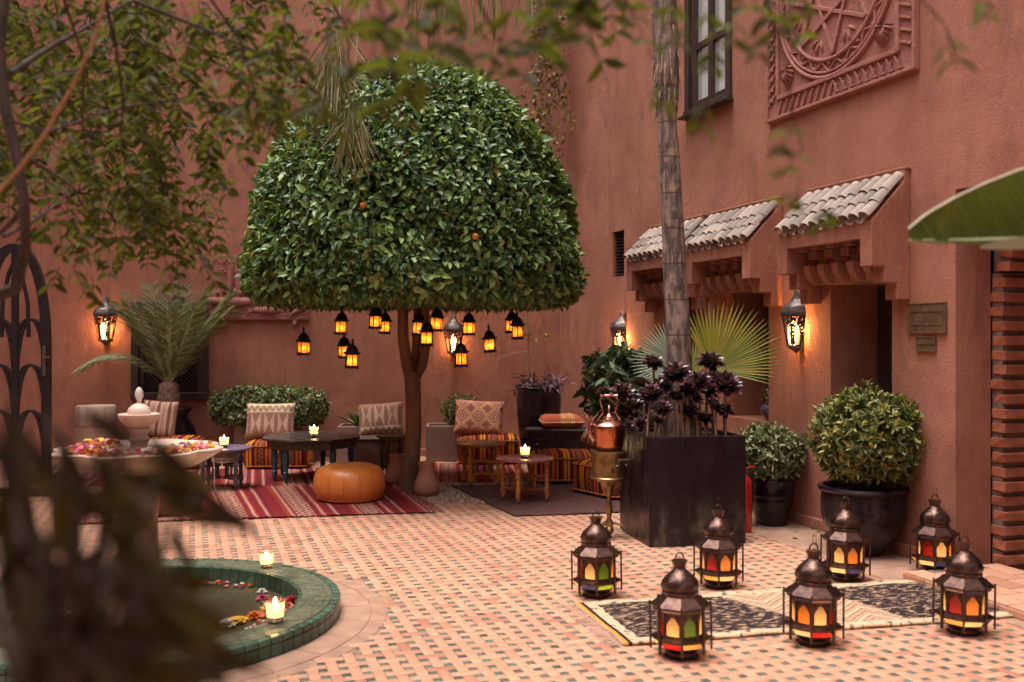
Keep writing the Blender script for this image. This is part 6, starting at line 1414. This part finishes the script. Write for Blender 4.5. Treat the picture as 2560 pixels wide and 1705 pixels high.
for pts, r_ in (([(62, 515), (25, 560), (-20, 600)], .013), ([(10, 590), (70, 560), (130, 520), (185, 470)], .007), ([(40, 380), (110, 420), (185, 470), (215, 530)], .007), ([(30, 180), (140, 110), (230, 60), (330, 0)], .010), ([(250, -60), (290, 120), (310, 260), (300, 340)], .008), ([(20, 300), (120, 330), (210, 300), (300, 270), (420, 250), (560, 270)], .006), ([(330, 0), (480, 60), (620, 120), (760, 180)], .007), ([(150, -30), (210, 150), (205, 350), (160, 350)], .006), ([(500, -40), (600, 100), (640, 240), (650, 380)], .006),
                ([(800, -40), (880, 90), (930, 50), (1000, 100)], .005), ([(1180, -30), (1235, 80), (1290, 190)], .004), ([(700, -40), (1000, -30), (1300, -20), (1700, -40), (2050, -60)], .008), ([(1900, -60), (1960, 150), (1980, 280), (2010, 380)], .003), ([(2250, -60), (2360, 60), (2400, 150)], .0025)):
    d0 = 3.2 if pts[0][0] < 1000 else 2.0; m.tube([pd(a, b, d0+.1*i) for i, (a, b) in enumerate(pts)], [r_*(1-.6*i/(len(pts)-1)) for i in range(len(pts))], 6)
tag(m.build('branches', M_TWIG, ov, smooth=60), kind='stuff')
m = MB(); m.tube([pd(-20, 500, 2.6), pd(50, 420, 2.6), pd(110, 340, 2.6), pd(190, 200, 2.6), pd(240, 90, 2.6), pd(270, -40, 2.6)], [.004, .005, .005, .0045, .004, .004], 7); m.build('pale_branch', M_TWIGL, ov, smooth=60)
tw = MB(); lf = []
def spray(px, py, d, ln, npair, L, Wd, dirx=None):
    p = np.array(pd(px, py, d)); dv = np.array([random.gauss(0, .45) if dirx is None else dirx, random.gauss(0, .3), -1.0]); dv /= np.linalg.norm(dv); pts = [p+dv*ln*s_+np.array([0, 0, -.12*ln*s_*s_]) for s_ in np.linspace(0, 1, 6)]
    tw.tube([tuple(q) for q in pts], .0016, 4)
    for i in range(npair):
        s_ = (i+.6)/npair; q = p+dv*ln*s_
        for sg in (-1, 1):
            D = dv*.5+np.array([sg*.8, random.gauss(0, .5), random.gauss(-.1, .3)]); lf.append((q, D, rng.normal(size=3)*.6+np.array([0, -.5, .6]), L*random.uniform(.7, 1.25), Wd))
def dens(n, xr, yr, dr_, ln=(.14, .32), L=.062, Wd=.027, lim=None, npair=(4, 7)):
    k = 0
    while k < n:
        px, py = random.uniform(*xr), random.uniform(*yr)
        if lim and py > lim(px): continue
        spray(px, py, random.uniform(*dr_), random.uniform(*ln), random.randint(*npair), L, Wd); k += 1
dens(175, (-60, 400), (-80, 420), (3.7, 5.2)); dens(72, (300, 760), (-80, 300), (3.5, 5.0), lim=lambda x: 330-.25*(x-300))
dens(34, (80, 520), (380, 560), (3.8, 5.0), lim=lambda x: 420+.34*x, npair=(3, 5)); dens(30, (330, 520), (330, 600), (3.8, 4.8)); dens(16, (560, 820), (60, 330), (2.9, 3.8), lim=lambda x: 330-(x-560)*.6)
dens(14, (120, 330), (520, 690), (3.4, 4.0), npair=(2, 3), ln=(.08, .16)); dens(10, (840, 1200), (-60, 60), (2.0, 2.8), npair=(2, 4)); dens(16, (600, 2000), (-90, -30), (1.8, 2.6), npair=(2, 4))
for a in ((1165, 100, 2.0), (1210, 60, 2.1), (1130, 40, 2.2), (1255, 120, 2.1), (1220, 140, 2.0), (1880, 20, 1.8), (1930, 40, 1.8), (1980, 30, 1.8), (1860, -20, 1.9), (2010, 0, 1.9), (1910, 110, 1.8), (1985, 330, 1.7), (2005, 390, 1.7), (1770, 270, 1.7), (1690, 20, 1.9), (1720, 90, 1.8), (1560, 10, 1.9), (1625, -20, 1.9), (2370, 110, 1.7), (2440, 10, 1.7), (1665, 215, 1.8), (1440, 0, 1.9), (1480, 10, 1.8), (2000, 500, 1.9), (2060, 530, 1.9), (1790, 130, 1.8), (1840, 60, 1.8), (1760, 40, 1.8)): spray(a[0], a[1]-20, a[2], .05, 2, .042, .020)
n = len(lf); V, F = leaves(np.array([a for a, *_ in lf]), np.array([b for _, b, *_ in lf]), np.array([c for _, _, c, *_ in lf]), np.array([d_ for *_, d_, _ in lf]), np.array([e for *_, e in lf]), .25, .1)
tag(link('crown', np_mesh('crown', V, F, L_OV, True), ov), kind='stuff'); tag(tw.build('twigs', M_TWIG, ov), kind='stuff')
# dark shrub close to the lens, bottom left
L_NR = leafmat('near_shrub_leaf', [S(28, 14, 10), S(40, 24, 14), S(60, 46, 16)], .05, .75, .08)
nr = thing('foreground_shrub', 'dark out-of-focus leafy shrub close to the camera at bottom left', 'shrub', (-.62, .95, 0)); o_ = nr.location
NL = [(190, 1020, 35, 230), (345, 1075, 40, 230), (300, 1185, 22, 330), (60, 1060, 75, 300), (20, 1180, 95, 320), (150, 1130, 60, 300), (240, 1250, 70, 320), (330, 1280, 100, 300), (90, 1300, 110, 260), (400, 1330, 80, 260), (200, 1400, 40, 320), (300, 1430, 15, 330), (60, 1430, 60, 320), (360, 1480, 25, 330), (130, 1540, 20, 360), (250, 1560, 10, 380), (380, 1600, 18, 300), (20, 1620, 15, 340), (200, 1660, 5, 380), (360, 1680, 0, 300), (430, 1420, 120, 200), (0, 1320, 80, 300), (280, 1340, 130, 260), (120, 1230, 20, 260), (340, 1190, 140, 220), (450, 1580, 40, 220), (30, 980, 85, 260), (-20, 1080, 60, 300), (180, 1320, 95, 280), (250, 1120, 85, 260), (100, 1480, 130, 280), (300, 1580, 60, 280), (70, 1660, 40, 330), (0, 1540, 30, 320), (160, 1190, 100, 300), (230, 1470, 110, 260), (330, 1380, 60, 240)]
P_, D_, U_, L_, W_ = [], [], [], [], []; m = MB()
NL += [(330, 1120, 30, 220), (420, 1150, 25, 200), (230, 1120, 50, 240), (490, 1235, 35, 230), (280, 1090, 65, 200), (150, 1090, 80, 240), (380, 1250, 20, 260), (520, 1610, 20, 220), (470, 1640, 10, 240), (400, 1560, 28, 260), (320, 1520, 35, 280), (180, 1450, 70, 260), (100, 1380, 45, 280), (40, 1250, 70, 300), (250, 1300, 50, 260), (150, 1600, 30, 300), (280, 1640, 12, 320), (60, 1150, 55, 280), (10, 1050, 50, 260), (350, 1420, 55, 240), (200, 1210, 35, 280), (120, 1040, 65, 220), (420, 1300, 60, 200), (90, 1560, 80, 260)]
NL = NL+[(int(a+random.gauss(0, 60)), int(b+random.gauss(0, 50)), c+random.gauss(0, 40), e*.62) for a, b, c, e in NL for _ in range(1) if a < 400 and b > 1290]
for px, py, an, ln in NL:
    d = random.uniform(.78, 1.05); p = np.array(PD(px, py, d)-o_); a = R(an); D = np.array([math.cos(a), random.gauss(0, .25), -math.sin(a)]); l_ = ln*.86/FPX*d
    P_.append(p); D_.append(D); U_.append(np.array([random.gauss(0, .5), -1.0, random.gauss(.4, .4)])); L_.append(l_); W_.append(l_*.23)
    s0 = np.array(PD(random.uniform(40, 260), 1760, .92)-o_); m.tube([tuple(s0), tuple((s0+p)/2+rng.normal(size=3)*.015), tuple(p)], [.0045, .003, .002], 5)
for k in range(6): m.tube([(0, 0, 0), tuple(np.array(PD(60+k*50, 1900, .93)-o_)), tuple(np.array(PD(40+k*45, 1750, .92)-o_))], [.012, .007, .004], 6)
V, F = leaves(np.array(P_), np.array(D_), np.array(U_), np.array(L_), np.array(W_), .22, .12); tag(link('foliage', np_mesh('foliage', V, F, L_NR, True), nr), kind='stuff'); m.build('stems', M_TWIG, nr, smooth=60)
# banana leaf at the right edge
def banmat():
    m = leafmat('banana_leaf', [S(48, 66, 18)]*3, .35, .4); global NT
    NT = m.node_tree; b = NT.nodes['Principled BSDF']; x_, y_, z_ = xyz(coord()); v = x_*.8+z_*.55
    st = noise(vec(v*60, 0.0, 0.0), 1.0, 3); col = cmix(smooth(st, .4, .62), S(40, 58, 14), S(70, 88, 26)); col = cmix(smooth(noise(coord(), 6, 4), .56, .7)*.5, col, S(110, 100, 34))
    put(b.inputs['Base Color'], col); bump(b, st, .5, .008); return m
L_BAN = banmat()
bn = thing('banana_plant', 'broad green banana leaf reaching in from the right edge', 'plant', (2.35, 3.1, 0)); o_ = bn.location
tip, hub = PD(2272, 600, 3.0)-o_, PD(2900, 560, 3.1)-o_; axis = hub-tip; ln = axis.length; ax = axis.normalized(); upv = Vector((-ax.z, 0, ax.x)).normalized(); fw = ax.cross(upv).normalized()
def blade(u, v):
    s_ = v; wd = .25*(math.sin(PI*min(1, .02+s_*.62))**.72); a = u*2-1; k = wd*(abs(a))
    bend = 1 if a > 0 else .10
    return tip+ax*ln*s_+upv*(a*wd*bend)+fw*(.25*k*k/.2+.004*math.sin(s_*60))*(1 if a > 0 else 1.6)+Vector((0, 0, -.02*math.sin(PI*s_)))
MB().grid(blade, 24, 60).build('blade', L_BAN, bn, smooth=80)
MB().tube([tuple(blade(.5, s_/12)) for s_ in range(13)]+[(0.05, .05, 1.5), (0, 0, .7), (0, 0, 0)], [.004+.001*k for k in range(13)]+[.025, .045, .06], 8).build('midrib', pmat('pale_midrib', (.45, .46, .25, 1), (.35, .36, .16, 1), 8, .5), bn, smooth=60)
MB().tube([tuple(blade(1.0, s_/30)) for s_ in range(0, 14)], .004, 5).build('leaf_margin', pmat('pale_margin', (.55, .52, .40, 1), rough=.6), bn, smooth=60)
def blade2(u, v): a = u*2-1; wd = .02*math.sin(PI*(.05+.9*v))**.8; q = PD(2450, 618, 2.9)-o_; return q+Vector((1, .05, .10))*(.35*v)+Vector((-.25, -.2, 1)).normalized()*(a*wd)
MB().grid(blade2, 8, 20).build('lower_leaf', leafmat('pale_leaf_back', [S(150, 150, 128)]*3, .3, .5), bn, smooth=80)
